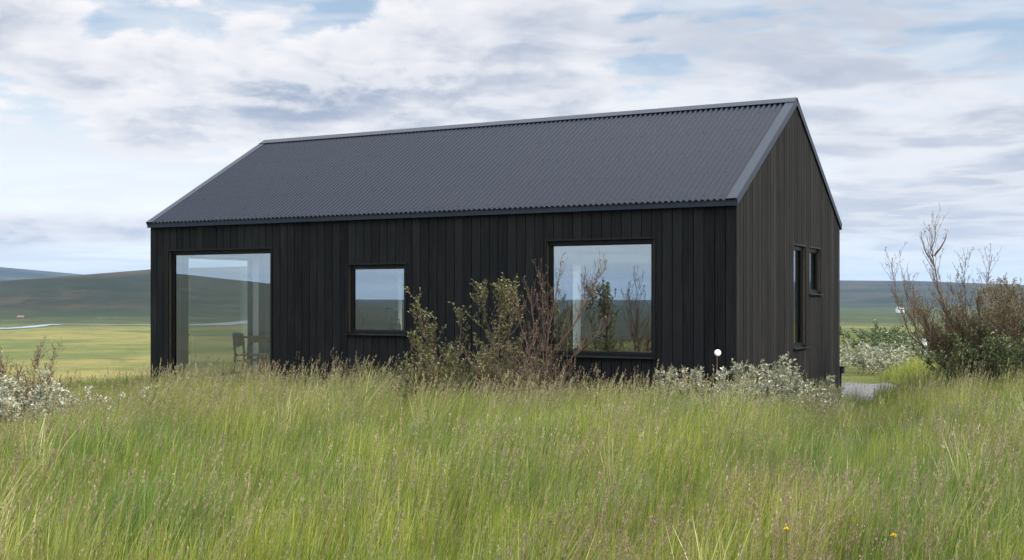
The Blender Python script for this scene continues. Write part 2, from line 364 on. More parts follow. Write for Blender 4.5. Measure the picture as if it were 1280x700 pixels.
def ground_mat(name, kind):
    m, t, out = new_mat(name)
    pos = t.node('ShaderNodeNewGeometry').outputs['Position']
    z = t.node('ShaderNodeSeparateXYZ', {0: pos}).outputs[2]
    if kind == 'near':
        n1 = t.noise(pos, 0.6, 5.0, 0.6); n2 = t.noise(pos, 14.0, 6.0, 0.65)
        cc = t.mix(t.ramp(n1, 0.35, 0.65), (0.060, 0.085, 0.020), (0.115, 0.125, 0.035))
        cc = t.mix(t.math('MULTIPLY', t.ramp(n2, 0.45, 0.7), 0.7), cc, (0.075, 0.055, 0.032))
        yy = t.node('ShaderNodeSeparateXYZ', {0: pos}).outputs[1]
        cc = t.mix(t.ramp(t.math('ADD', yy, t.math('MULTIPLY', n1, 8.0)), 2.0, -6.0), cc, t.mix(t.ramp(n1, 0.4, 0.62), (0.020, 0.026, 0.010), (0.050, 0.046, 0.020)))  # unseen ground behind the camera coloured dark, for a darker reflection in the panes
        hgt, dist = n2, 0.05
    else:
        flat = t.scalev(pos, 0.8, 1.0, 0.0)
        n1 = t.noise(flat, 0.010, 7.0, 0.62, 0.6); n2 = t.noise(flat, 0.035, 9.0, 0.70, 0.5); n3 = t.noise(pos, 0.085, 9.0, 0.78)
        cc = t.mix(t.ramp(n1, 0.38, 0.60), (0.095, 0.118, 0.032), (0.205, 0.180, 0.058))
        cc = t.mix(t.math('MULTIPLY', t.ramp(n2, 0.50, 0.66), 0.65), cc, (0.052, 0.068, 0.022))
        cc = t.mix(t.math('MULTIPLY', t.ramp(n3, 0.50, 0.62), 0.6), cc, (0.070, 0.078, 0.030))
        n4 = t.noise(t.scalev(pos, 0.25, 1.0, 0.0), 0.035, 7.0, 0.65, 1.5)
        cc = t.mix(t.math('MULTIPLY', t.ramp(n4, 0.60, 0.72), 0.6), cc, (0.060, 0.075, 0.028))
        # dark heath on the rising ground and a belt of scrub at its foot
        big = t.noise(pos, 0.0035, 8.0, 0.62, 0.4)
        hill = t.mix(t.ramp(big, 0.40, 0.62), (0.018, 0.022, 0.010), (0.060, 0.048, 0.026))
        hill = t.mix(t.math('MULTIPLY', t.ramp(t.noise(pos, 0.016, 10.0, 0.75, 0.8), 0.47, 0.60), 0.75), hill, (0.010, 0.015, 0.007))
        cc = t.mix(t.ramp(t.math('ADD', z, t.math('MULTIPLY', big, 5.0)), PLAIN + 2.6, PLAIN + 5.5), cc, hill)
        rr = t.node('ShaderNodeVectorMath', {0: pos}, operation='LENGTH').outputs['Value']
        scr = t.math('MULTIPLY', t.ramp(t.math('ADD', rr, t.math('MULTIPLY', n1, 700.0)), 1150.0, 1400.0), t.ramp(n2, 0.30, 0.48))
        scr = t.math('MULTIPLY', scr, t.ramp(z, PLAIN + 12.0, PLAIN + 3.0))
        cc = t.mix(t.math('MULTIPLY', scr, 0.85), cc, (0.026, 0.038, 0.015))
        yy = t.node('ShaderNodeSeparateXYZ', {0: pos}).outputs[1]
        dark_rear = t.mix(t.ramp(n2, 0.4, 0.62), (0.022, 0.026, 0.012), (0.055, 0.050, 0.024))  # dark colour put on unseen land behind the camera to darken the window reflections
        cc = t.mix(t.ramp(t.math('ADD', yy, t.math('MULTIPLY', n2, 60.0)), 0.0, -60.0), cc, dark_rear)
        hgt, dist = n3, 0.3
    p = t.node('ShaderNodeBsdfPrincipled', {'Base Color': cc, 'Roughness': 0.95, 'Specular IOR Level': 0.1})
    b = t.node('ShaderNodeBump', {'Strength': 0.6, 'Distance': dist, 'Height': hgt})
    t.l.new(b.outputs[0], p.inputs['Normal']); t.l.new(p.outputs[0], out.inputs[0]); return m
M_GROUND = ground_mat('knoll_soil', 'near')
M_LAND = ground_mat('valley_land', 'far')

def polar_sheet(name, radii, mat, label, fine=720):
    az = np.unique(np.concatenate([np.linspace(-180, 180, 361), np.linspace(-30, 30, fine // 2)]))[:-1]
    a = np.radians(az); n = len(a)
    X = np.outer(radii, np.sin(a)); Y = np.outer(radii, np.cos(a)); Z = height(X, Y)
    vs = np.stack([X.ravel(), Y.ravel(), Z.ravel()], 1)
    fs = []
    for i in range(len(radii) - 1):
        k = np.arange(n); k2 = (k + 1) % n
        fs.append(np.stack([i * n + k, i * n + k2, (i + 1) * n + k2, (i + 1) * n + k], 1))
    fs = np.concatenate(fs)[:, ::-1]
    me = bpy.data.meshes.new(name); me.from_pydata(vs.tolist(), [], fs.tolist())
    me.polygons.foreach_set('use_smooth', [True] * len(fs)); me.materials.append(mat); me.update()
    o = bpy.data.objects.new(name, me); COL.objects.link(o)
    return tag(o, label, None, kind='structure')
polar_sheet('ground', np.concatenate([np.linspace(0.02, 30, 120), np.geomspace(30.5, 90, 50)]), M_GROUND, 'grassy knoll the house stands on', 360)
polar_sheet('meadow', np.geomspace(90, 1120, 130), M_LAND, 'pale green valley meadow below the knoll')
polar_sheet('hills', np.concatenate([np.geomspace(1120, 7600, 120), [9000, 12000]]), M_LAND, 'dark heath hills round the valley')

# river, a flat ribbon of water on the plain
def river():
    m, t, out = new_mat('river_water')
    p = t.node('ShaderNodeBsdfPrincipled', {'Base Color': (0.19, 0.235, 0.28, 1), 'Roughness': 0.3, 'Specular IOR Level': 0.7})
    b = t.node('ShaderNodeBump', {'Strength': 0.15, 'Distance': 0.3, 'Height': t.noise(t.node('ShaderNodeNewGeometry').outputs['Position'], 0.4, 4.0)})
    t.l.new(b.outputs[0], p.inputs['Normal']); t.l.new(p.outputs[0], out.inputs[0])
    lv = PLAIN + 0.38
    def g(px, py): d = (EYE - lv) * F / (py - YH); return Vector(((px - 640) / F * d, d, lv))
    mb = MB()
    for line in ([(-420, 418, 1.6), (-160, 413, 2.0), (-40, 410.2, 1.5), (8, 410.4, 0.7), (22, 409.6, 0.9), (40, 408.2, 1.2), (55, 406.8, 1.1), (64, 405.6, 0.6), (84, 405.0, 0.12), (120, 405.2, 0.22), (150, 405.6, 0.10), (190, 406.0, 0.25), (225, 406.3, 0.3), (250, 405.8, 0.9), (280, 405.0, 1.7), (310, 402.5, 2.0), (360, 400.0, 2.0), (460, 399, 1.6), (700, 400, 1.2)],
                 [(1062, 419.5, 0.15), (1072, 422.5, 0.8), (1082, 422.6, 0.9), (1092, 422.0, 0.15)]):
        b = len(mb.v)
        pts = []
        for i in range(len(line) - 1):
            for s in np.linspace(0, 1, 8, endpoint=False):
                e = s * s * (3 - 2 * s)
                pts.append(tuple(line[i][j] + (line[i + 1][j] - line[i][j]) * (s if j == 0 else e) for j in range(3)))
        vs = []; fs = []
        for i, (px, py, hw) in enumerate(pts):
            vs += [g(px, py - hw), g(px, py + hw)]
            if i: fs.append((2 * i - 2, 2 * i - 1, 2 * i + 1, 2 * i))
        mb.add(vs, fs)
    o = mb.build('river', m); tag(o, 'pale shining river winding over the valley meadow', None, kind='structure')
river()

# gravel patch beside the house
def gravel():
    m, t, out = new_mat('grey_gravel')
    pos = t.node('ShaderNodeNewGeometry').outputs['Position']
    v = t.node('ShaderNodeTexVoronoi', {'Vector': pos, 'Scale': 38.0})
    n = t.noise(pos, 3.0, 4.0)
    cc = t.mix(v.outputs['Color'], (0.075, 0.074, 0.080), (0.20, 0.196, 0.205))
    cc = t.mix(t.math('MULTIPLY', t.ramp(n, 0.5, 0.7), 0.5), cc, (0.085, 0.08, 0.065))
    p = t.node('ShaderNodeBsdfPrincipled', {'Base Color': cc, 'Roughness': 0.9})
    b = t.node('ShaderNodeBump', {'Strength': 0.8, 'Distance': 0.02, 'Height': v.outputs['Distance']})
    t.l.new(b.outputs[0], p.inputs['Normal']); t.l.new(p.outputs[0], out.inputs[0])
    xs = np.linspace(5.2, 7.1, 14); ys = np.linspace(18.4, 22.1, 16); mb = MB(); vs = []; fs = []
    for j, y in enumerate(ys):
        for i, x in enumerate(xs):
            edge = i in (0, len(xs) - 1) or j in (0, len(ys) - 1)
            vs.append((x + (0.08 * math.sin(y * 5) if edge else 0), y + (0.07 * math.sin(x * 6) if edge else 0), 0.10 + 0.03 + 0.015 * math.sin(x * 7 + y * 5) - (0.08 if edge else 0)))
    for j in range(len(ys) - 1):
        for i in range(len(xs) - 1):
            a = j * len(xs) + i; fs.append((a, a + 1, a + len(xs) + 1, a + len(xs)))
    mb.add(vs, fs); o = mb.build('gravel_path', m, smooth=True); tag(o, 'light grey gravel patch by the rear corner of the house', None, kind='structure')
gravel()

# ------------------------------------------------------------------ the house
house = empty('timber_house', ORI, -TH, 'long black timber house with a steep corrugated steel roof on the knoll', 'house')
FLOOR_Z = 0.38
K = (4.43 - 2.86) / (W / 2 + 0.03)
def roof_z(y): return 2.86 + (min(y, W - y) + 0.03) * K
# frame of each wall: (s along, n inward, z) -> local
WALLS = {
    'front': lambda s, n, z: (s, n, z),
    'right': lambda s, n, z: (-n, s, z),
    'left': lambda s, n, z: (-L + n, s, z),
    'rear': lambda s, n, z: (s, W - n, z)}
OPEN = {
    'front': [(-8.957, -6.963, 0.40, 2.42), (-5.598, -4.639, 1.20, 2.165), (-2.50, -1.031, 0.97, 2.425)],
    'right': [(2.607, 3.285, 1.008, 2.433), (3.50, 4.18, 1.762, 2.43)],
    'left': [(0.55, 2.26, 0.40, 2.40)],
    'rear': [(-4.80, -4.38, 0.42, 2.34), (-8.2, -7.0, 1.0, 2.2)]}
SPAN = {'front': (-L, 0.0), 'right': (0.0, W), 'left': (0.0, W), 'rear': (-L, 0.0)}
TW = 0.24                                     # wall thickness
CL = 0.022                                    # cladding thickness

def wall_box(mb, fn, s0, s1, n0, n1, z0, z1, mi=0, tone=None, ztop=None):
    pts = []
    for s in (s0, s1):
        for n in (n0, n1):
            for zi, z in enumerate((z0, z1)):
                zz = z if (zi == 0 or ztop is None) else ztop(s)
                pts.append(fn(s, n, zz))
    mb.hexa(pts, mi, tone)

def build_wall(side):
    fn = WALLS[side]; s0, s1 = SPAN[side]; gable = side in ('right', 'left')
    top = (lambda s: roof_z(s) - 0.06) if gable else None
    ztop = 2.80
    rng = random.Random(sum(map(ord, side)))
    core = MB(); skin = MB()
    # core, split round the openings
    cuts = sorted({s0, s1} | {v for o in OPEN[side] for v in o[:2]} | ({W / 2} if gable else set()))
    a0, a1 = (TW, W - TW) if gable else (s0 + CL + 0.004, s1 - CL - 0.004)
    cuts = [min(max(c_, a0), a1) for c_ in cuts]; cuts = sorted(set(cuts))
    for a, b in zip(cuts[:-1], cuts[1:]):
        mid = (a + b) / 2
        holes = sorted([(o[2], o[3]) for o in OPEN[side] if o[0] < mid < o[1]])
        z = -0.3
        for h0, h1 in holes:
            wall_box(core, fn, a, b, CL + 0.012, TW, z, h0); z = h1
        wall_box(core, fn, a, b, CL + 0.012, TW, z, ztop, 0, None, top)
    wall = core.build('wall', [M_PLASTER], house)
    # cladding boards with open joints on dark membrane
    BW, GAP = 0.1334, 0.009
    nb = round((s1 - s0) / BW); bw = (s1 - s0) / nb
    for i in range(nb):
        a = s0 + i * bw + GAP / 2; b = s0 + (i + 1) * bw - GAP / 2
        if gable and i in (0, nb - 1):               # corner board overlaps the front skin
            if i == 0: a = 0.0
            else: b = W
        if not gable and i in (0, nb - 1):
            if i == 0: a = s0 + 0.0235
            else: b = s1 - 0.0235
        segs = [(a, b)]
        tone = rng.random(); dn = rng.uniform(-0.0015, 0.0015)
        pieces = [(a, b, [])]
        edges = sorted({a, b} | {v for o in OPEN[side] for v in (o[0] - 0.005, o[1] + 0.005) if a < v < b} | ({W / 2} if gable and a < W / 2 < b else set()))
        for p, q in zip(edges[:-1], edges[1:]):
            mid = (p + q) / 2
            holes = sorted([(o[2] - 0.005, o[3] + 0.005) for o in OPEN[side] if o[0] - 0.005 < mid < o[1] + 0.005])
            z = -0.05 + rng.uniform(-0.004, 0.004)
            for h0, h1 in holes:
                wall_box(skin, fn, p, q, dn, CL + dn, z, h0, 0, tone); z = h1
            wall_box(skin, fn, p, q, dn, CL + dn, z, ztop - 0.002, 0, tone, (lambda s: top(s) - 0.004) if top else None)
    # membrane behind the boards (one thin panel round the openings)
    for a, b in zip(cuts[:-1], cuts[1:]):
        a2, b2 = a, b
        mid = (a + b) / 2
        holes = sorted([(o[2], o[3]) for o in OPEN[side] if o[0] < mid < o[1]]); z = -0.02
        for h0, h1 in holes:
            wall_box(skin, fn, a2, b2, CL + 0.005, CL + 0.011, z, h0, 1); z = h1
        wall_box(skin, fn, a2, b2, CL + 0.005, CL + 0.011, z, ztop - 0.01, 1, None, (lambda s: top(s) - 0.012) if top else None)
    skin.build('cladding', [M_TIMBER, M_MEMB], wall)
    return wall
for sd in ('front', 'right', 'left', 'rear'): build_wall(sd)

def ring(mb, fn, o, w, n0, n1, grow=0.0, mi=0):
    """rectangular frame in a wall: outer edge = opening grown by grow, bar width w"""
    a, b, c_, d = o[0] - grow, o[1] + grow, o[2] - grow, o[3] + grow
    wall_box(mb, fn, a, b, n0, n1, d - w, d, mi); wall_box(mb, fn, a, b, n0, n1, c_, c_ + w, mi)
    wall_box(mb, fn, a, a + w, n0, n1, c_ + w, d - w, mi); wall_box(mb, fn, b - w, b, n0, n1, c_ + w, d - w, mi)

def build_window(side, o, label=None, handle=False, fw=0.045):
    fn = WALLS[side]
    fr = MB(); ring(fr, fn, (o[0] + 0.004, o[1] - 0.004, o[2] + 0.004, o[3] - 0.004), fw, 0.045, 0.115)
    ring(fr, fn, tuple(v + sg * (fw + 0.006) for v, sg in zip(o, (1, -1, 1, -1))), 0.012, 0.053, 0.070)
    w = fr.build('window', M_FRAME, house, bevel=0.003)
    if label: w['label'] = label
    # a single sheet: the pane is a surface with its own reflection
    gi = fw + 0.002
    g = MB(); q = [fn(o[0] + gi, 0.075, o[2] + gi), fn(o[1] - gi, 0.075, o[2] + gi), fn(o[1] - gi, 0.075, o[3] - gi), fn(o[0] + gi, 0.075, o[3] - gi)]
    g.add(q, [(0, 1, 2, 3)]); g.build('pane', M_GLASS, w)
    tr = MB(); ring(tr, fn, o, 0.020, -0.012 if side == 'front' else -0.003, 0.044, grow=0.018); tr.build('casing', M_FRAME, w, bevel=0.002)
    for ja, jb in ((o[0] + 0.0025, o[0] + 0.012), (o[1] - 0.012, o[1] - 0.0025)):
        lin = MB(); wall_box(lin, fn, ja, jb, 0.010, 0.043, o[2] + 0.03, o[3] - 0.005); lin.build('jamb', M_JAMB, w)
    sl = MB(); pts = []
    for s in (o[0] - 0.03, o[1] + 0.03):
        for n, z in ((-0.045, o[2] - 0.012), (0.044, o[2] + 0.006)):
            pts += [fn(s, n, z - 0.004), fn(s, n, z + 0.004)]
    sl.hexa(pts); sl.build('sill', M_FRAME, w)
    ins = MB(); ring(ins, fn, (o[0] + 0.002, o[1] - 0.002, o[2] + 0.002, o[3] - 0.002), 0.012, 0.117, TW + 0.01, mi=0); ins.build('reveal', M_WHITE, w)
    if handle:
        h = MB(); s = o[1] - 0.10; zc = (o[2] + o[3]) / 2
        h.tube([fn(s, 0.15, zc), fn(s, 0.19, zc)], 0.012, 8); h.tube([fn(s, 0.19, zc), fn(s - 0.11, 0.19, zc - 0.01)], 0.009, 8)
        h.tube([fn(s, 0.152, zc - 0.10), fn(s, 0.152, zc + 0.05)], 0.014, 8)
        h.build('handle', M_WHITE, w)
    return w
build_window('front', OPEN['front'][0], 'floor length picture window at the left end of the long wall')
build_window('front', OPEN['front'][1], 'small square kitchen window in the middle of the long wall')
build_window('front', OPEN['front'][2], 'large square window near the right corner of the long wall')
build_window('right', OPEN['right'][0], 'tall narrow window in the gable wall', True)
build_window('right', OPEN['right'][1], 'short narrow window high in the gable wall')
build_window('left', OPEN['left'][0])
build_window('rear', OPEN['rear'][0], fw=0.018); build_window('rear', OPEN['rear'][1])

# roof
def build_roof():
    deck = MB()
    for sgn in (0, 1):
        Y = (lambda y: y) if sgn == 0 else (lambda y: W - y)
        pts = []
        for x in (-L - 0.015, 0.015):
            for y in (-0.028, W / 2):
                z = 2.86 + (y + 0.03) * K
                pts += [(x, Y(y), z - 0.055), (x, Y(y), z)]
        deck.hexa(pts)
    roof = deck.build('roof', M_MEMB, house)
    n_ = Vector((0, -K, 1)).normalized()
    P = 0.0762; per = 10; x0, x1 = -L + 0.02, -0.02
    nx = int((x1 - x0) / P * per)
    for sgn in (0, 1):
        Y = (lambda y: y) if sgn == 0 else (lambda y: W - y)
        mb = MB(); vs = []; fs = []; rows = [-0.055, 0.02, 0.9, 1.8, W / 2 - 0.02]
        for j, y in enumerate(rows):
            for i in range(nx + 1):
                x = x0 + (x1 - x0) * i / nx
                h = 0.0215 + 0.0125 * math.cos(2 * math.pi * (x - x0) / P)
                b = Vector((x, y, 2.86 + (y + 0.03) * K)) + n_ * h
                vs.append((b.x, Y(b.y), b.z))
        for j in range(len(rows) - 1):
            for i in range(nx):
                a = j * (nx + 1) + i; fs.append((a, a + 1, a + nx + 2, a + nx + 1))
        mb.add(vs, fs)
        # screws on the crests
        rng = random.Random(4)
        for j, y in enumerate((0.03, 0.62, 1.22, 1.82, 2.35)):
            for i in range(int((x1 - x0) / P)):
                if i % 3 != (j % 2): continue
                c_ = Vector((x0 + i * P, y + rng.uniform(-.01, .01), 0)); c_.z = 2.86 + (c_.y + 0.03) * K
                c_ += n_ * 0.030
                ring_ = []
                for lv, r in ((0, 0.013), (0.008, 0.010)):
                    for k in range(6):
                        an = k * math.pi / 3
                        tdir = Vector((1, 0, 0)) * math.cos(an) + n_.cross(Vector((1, 0, 0))) * math.sin(an)
                        q = c_ + n_ * lv + tdir * r; ring_.append((q.x, Y(q.y), q.z))
                mb.add(ring_, [(k, (k + 1) % 6, 6 + (k + 1) % 6, 6 + k) for k in range(6)] + [tuple(range(6, 12))], 1)
        mb.build('roof_sheet', [M_ROOF, M_FRAME], roof, smooth=True, recalc=False)
    def strip(pr, xa, xb, th=0.0025):
        """folded sheet with the given y/z profile, drawn along x"""
        mb = MB(); vs = []; fs = []
        for x in (xa, xb):
            for y, z in pr: vs.append((x, y, z))
        n = len(pr)
        for i in range(n - 1): fs.append((i, i + 1, n + i + 1, n + i))
        mb.add(vs, fs); return mb
    off = 0.040
    def pt(y, h): b = Vector((0, y, 2.86 + (y + 0.03) * K)) + n_ * h; return (b.y, b.z)
    apex_z = 2.86 + (W / 2 + 0.03) * K + off / n_.z
    l1 = pt(W / 2 - 0.125, off + 0.004); l0 = pt(W / 2 - 0.127, off - 0.004)
    cap = strip([l0, l1, (W / 2, apex_z), (W - l1[0], l1[1]), (W - l0[0], l0[1])], -L - 0.022, 0.022)
    c_ = cap.build('ridge_cap', M_FLASH, roof); md = c_.modifiers.new('s', 'SOLIDIFY'); md.thickness = 0.003
    for sgn in (0, 1):
        Y = (lambda y: y) if sgn == 0 else (lambda y: W - y)
        pr = [(0.012, 2.872), (-0.030, 2.866), (-0.040, 2.862), (-0.042, 2.796), (-0.050, 2.788)]
        pr = [(-0.02, 2.874), (-0.038, 2.868), (-0.040, 2.797), (-0.052, 2.789)]
        e = strip([(Y(a), b) for a, b in pr], -L - 0.026, 0.026)
        eo = e.build('eave_flashing', M_FLASH, roof); md = eo.modifiers.new('s', 'SOLIDIFY'); md.thickness = 0.003
        # rake flashing: wide top leaf and a narrow leaf turned down over the gable boards
        for xa, xb in ((-0.105, 0.024), (-L + 0.105, -L - 0.024)):
            mb = MB(); vs = []
            y0, y1 = -0.058, W / 2 - 0.13 if False else W / 2 - 0.02
            sg = 1 if xb > xa else -1
            for y in (y0, y1):
                for (x, h) in ((xa, 0.030), (xa, 0.0355), (xb, 0.0355), (xb, -0.055)):
                    yy, zz = pt(y, h); vs.append((x, Y(yy), zz))
            fs = [(i, i + 1, 4 + i + 1, 4 + i) for i in range(3)]
            mb.add(vs, fs)
            ro = mb.build('rake_flashing', M_FLASH, roof); md = ro.modifiers.new('s', 'SOLIDIFY'); md.thickness = 0.003
build_roof()

# inside: floor, ceiling, partition
mb = MB(); mb.box(-L + TW, -TW, TW, W - TW, FLOOR_Z - 0.10, FLOOR_Z); mb.build('floor', M_FLOOR, house)
mb = MB(); mb.box(-L + TW, -TW, TW, W - TW, 2.62, 2.68); mb.build('ceiling', M_PLASTER, house)
mb = MB(); mb.box(-5.12, -5.02, 0.95, W - TW - 0.002, FLOOR_Z + 0.001, 2.618); mb.build('partition', M_PLASTER, house)

def loc(lx, ly, z=0.0): p = ORI + UX * lx + VY * ly; return Vector((p.x, p.y, z))

# chair
def chair(lx, ly, rz, label):
    c_ = empty('dining_chair', loc(lx, ly, FLOOR_Z), rz, label, 'chair', 'wooden chairs inside the house')
    mb = MB()
    N = 8; vs = []; fs = []
    for zt in (0.425, 0.445):
        for i in range(N + 1):
            u = -1 + 2 * i / N
            for v in (-0.2, 0.21): vs.append((v, u * (0.21 - 0.02 * (v < 0)), zt + 0.012 * u * u))
    n = 2 * (N + 1)
    for i in range(N):
        a = 2 * i; fs += [(a, a + 1, a + 3, a + 2), (n + a, n + a + 2, n + a + 3, n + a + 1), (a, a + 2, n + a + 2, n + a), (a + 1, n + a + 1, n + a + 3, a + 3)]
    fs += [(0, n, n + 1, 1), (2 * N, 2 * N + 1, n + 2 * N + 1, n + 2 * N)]
    mb.add(vs, fs); mb.build('seat', M_WOOD, c_)
    for sx, sy in ((1, 1), (1, -1)):
        m2 = MB(); m2.tube([(0.20, sy * 0.20, 0), (0.17, sy * 0.18, 0.425)], [0.013, 0.019], 8); m2.build('leg', M_WOOD, c_, True)
    for sy in (1, -1):
        m2 = MB(); m2.tube([(-0.24, sy * 0.20, 0), (-0.18, sy * 0.19, 0.44), (-0.22, sy * 0.19, 0.74)], [0.013, 0.019, 0.014], 8); m2.build('leg', M_WOOD, c_, True)
    m2 = MB(); vs = []; fs = []
    for th in (0, 0.012):
        for j in range(4):
            for i in range(N + 1):
                u = -1 + 2 * i / N; z = 0.56 + 0.075 * j - (0.02 * u * u if j == 3 else -0.03 * u * u if j == 0 else 0)
                vs.append((-0.25 + 0.05 * u * u - th - 0.03 * j / 3 + 0.02, u * 0.22, z))
    n = 4 * (N + 1)
    for j in range(3):
        for i in range(N):
            a = j * (N + 1) + i; fs += [(a, a + 1, a + N + 2, a + N + 1), (n + a, n + a + N + 1, n + a + N + 2, n + a + 1)]
    for i in range(N):
        fs += [(i, n + i, n + i + 1, i + 1), (3 * (N + 1) + i, 3 * (N + 1) + i + 1, n + 3 * (N + 1) + i + 1, n + 3 * (N + 1) + i)]
    for j in range(3):
        a = j * (N + 1); b = a + N; fs += [(a, a + N + 1, n + a + N + 1, n + a), (b, n + b, n + b + N + 1, b + N + 1)]
    m2.add(vs, fs); m2.build('backrest', M_WOOD, c_, True)
    m2 = MB(); m2.tube([(0.18, 0.19, 0.36), (-0.19, 0.195, 0.36)], 0.011, 6); m2.tube([(0.18, -0.19, 0.36), (-0.19, -0.195, 0.36)], 0.011, 6)
    m2.tube([(0.18, -0.19, 0.38), (0.18, 0.19, 0.38)], 0.011, 6); m2.build('rail', M_WOOD, c_, True)
def pix_local(px, ly):
    """house-local x of the point seen in column px at depth ly behind the long wall"""
    d = Vector(((px - 640) / F, 1.0, 0)); t = (ly + VY.dot(ORI)) / VY.dot(d)
    return (d * t - ORI).dot(UX)
chair(pix_local(314, 0.75), 0.75, -TH + R(20), 'brown wooden chair with curved back behind the floor length window')
chair(pix_local(793, 0.75), 0.95, -TH + R(115), 'brown wooden chair at the white table behind the right square window')

def table(lx, ly, sx, sy, h, top, label, name='dining_table'):
    t_ = empty(name, loc(lx, ly, FLOOR_Z), -TH, label, 'table')
    m2 = MB(); m2.box(-sx / 2, sx / 2, -sy / 2, sy / 2, h - 0.03, h); m2.build('tabletop', top, t_, bevel=0.006)
    for a in (-1, 1):
        for b in (-1, 1):
            m2 = MB(); m2.tube([(a * (sx / 2 - 0.06), b * (sy / 2 - 0.06), 0), (a * (sx / 2 - 0.09), b * (sy / 2 - 0.09), h - 0.031)], [0.016, 0.024], 8); m2.build('leg', M_WOOD, t_, True)
    m2 = MB(); m2.box(-sx / 2 + 0.09, sx / 2 - 0.09, -sy / 2 + 0.08, -sy / 2 + 0.10, h - 0.10, h - 0.031); m2.build('apron', M_WOOD, t_)
    m2 = MB(); m2.box(-sx / 2 + 0.09, sx / 2 - 0.09, sy / 2 - 0.10, sy / 2 - 0.08, h - 0.10, h - 0.031); m2.build('apron', M_WOOD, t_)
table(pix_local(372, 1.5), 1.45, 0.95, 1.5, 0.73, M_WOOD, 'wooden dining table beside the chair in the left room')
table(pix_local(790, 0.75) - 0.1, 0.58, 1.2, 0.55, 0.67, M_WHITE, 'white table top behind the right square window', 'white_table')

def curtain(lx, ly, width, rz, z0, z1, label, mat=M_CURTAIN):
    c_ = empty('curtain', loc(lx, ly, 0), rz, label, 'curtain', 'sheer curtains in the windows')
    m2 = MB(); N = 60; vs = []; fs = []
    for i in range(N + 1):
        u = i / N
        for j, z in enumerate((z0, (z0 + z1) / 2, z1)):
            vs.append((u * width, (0.028 - 0.01 * j) * math.sin(u * 34) + 0.01 * math.sin(u * 11 + j), z))
    for i in range(N):
        for j in range(2):
            a = i * 3 + j; fs.append((a, a + 3, a + 4, a + 1))
    m2.add(vs, fs); m2.build('cloth', mat, c_, smooth=True)
    m2 = MB(); m2.tube([(-0.06, 0, z1 + 0.02), (width + 0.06, 0, z1 + 0.02)], 0.011, 8); m2.build('rail', M_WHITE, c_, True)
curtain(-L + 0.36, 2.30, 0.55, -TH + R(90), FLOOR_Z + 0.02, 2.5, 'white sheer curtain seen through the floor length left window')
curtain(pix_local(690, 0.38), 0.38, 0.30, -TH, 0.85, 2.5, 'white sheer curtain at the left edge of the right square window')

# narrow white blind at the back
b_ = empty('window_blind', loc(-4.785, W - 0.150, 0), -TH, 'narrow bright white blind seen deep inside the right square window', 'blind')
m2 = MB(); m2.add([(0, 0, 0.45), (0.39, 0, 0.45), (0.39, 0, 2.29), (0, 0, 2.29)], [(0, 1, 2, 3)]); m2.build('fabric', M_BLIND, b_)
m2 = MB(); m2.tube([(0.0, -0.005, 2.303), (0.39, -0.005, 2.303)], 0.014, 10); m2.build('roller', M_WHITE, b_, True)
m2 = MB(); m2.box(0, 0.39, -0.006, 0.006, 0.436, 0.449); m2.build('bottom_bar', M_WHITE, b_)

# kitchen behind the small window
kx = pix_local(470, 0.5)
k_ = empty('kitchen_counter', loc(kx, 0.58, FLOOR_Z), -TH, 'kitchen counter with a pale worktop under the small square window', 'counter')
m2 = MB(); m2.box(-1.2, 0.55, -0.30, 0.30, 0.82, 0.855); m2.build('worktop', M_STEEL, k_, bevel=0.004)
m2 = MB(); m2.box(-1.19, 0.54, -0.28, 0.26, 0.08, 0.819); m2.build('cabinet', M_WHITE, k_)
for i in range(3):
    m2 = MB(); m2.box(-1.18 + i * 0.575, -1.18 + i * 0.575 + 0.56, 0.262, 0.282, 0.10, 0.81); d_ = m2.build('door', M_WHITE, k_)
    m2 = MB(); m2.tube([(-1.0 + i * 0.575, 0.30, 0.74), (-0.84 + i * 0.575, 0.30, 0.74)], 0.006, 6); m2.build('handle', M_STEEL, d_, True)
CT = FLOOR_Z + 0.856
def fa(px, ly): return loc(pix_local(px, ly), ly, CT)
f_ = empty('kitchen_tap', fa(494, 0.52), -TH, 'gooseneck kitchen tap seen through the small square window', 'tap')
m2 = MB(); m2.tube([(0, 0, 0), (0, 0, 0.24)] + [(-0.09 + 0.09 * math.cos(a), 0, 0.24 + 0.09 * math.sin(a)) for a in np.linspace(0.2, 3.14, 10)] + [(-0.18, 0, 0.19)], 0.013, 8); m2.build('spout', M_DARK, f_, True)
m2 = MB(); m2.lathe([(0.0, 0.0), (0.028, 0.0), (0.028, 0.012), (0.018, 0.02), (0.018, 0.07), (0.0, 0.07)], 0, 0, 14); m2.build('base', M_DARK, f_, True)
m2 = MB(); m2.tube([(0.015, 0, 0.055), (0.075, 0, 0.085)], 0.007, 6); m2.build('lever', M_DARK, f_, True)
for px, ly, h, r, mt, lb in ((489, 0.62, 0.16, 0.030, M_DARK, 'tall dark soap bottle beside the kitchen tap'), (499, 0.60, 0.11, 0.026, M_AMBER, 'short amber soap bottle right of the kitchen tap')):
    e = empty('soap_bottle', fa(px, ly), -TH, lb, 'bottle')
    m2 = MB(); m2.lathe([(0, 0), (r, 0.0), (r * 1.02, 0.01), (r, h * 0.7), (r * 0.45, h * 0.85), (r * 0.45, h), (0, h)], 0, 0, 14); m2.build('body', mt, e, True)
    m2 = MB(); m2.tube([(0, 0, h), (0, 0, h + 0.05), (-0.045, 0, h + 0.05)], 0.006, 6); m2.build('pump', M_DARK, e, True)
e = empty('chopping_board', fa(446, 0.70), -TH + R(8), 'wooden chopping board leaning at the left of the kitchen window', 'board')
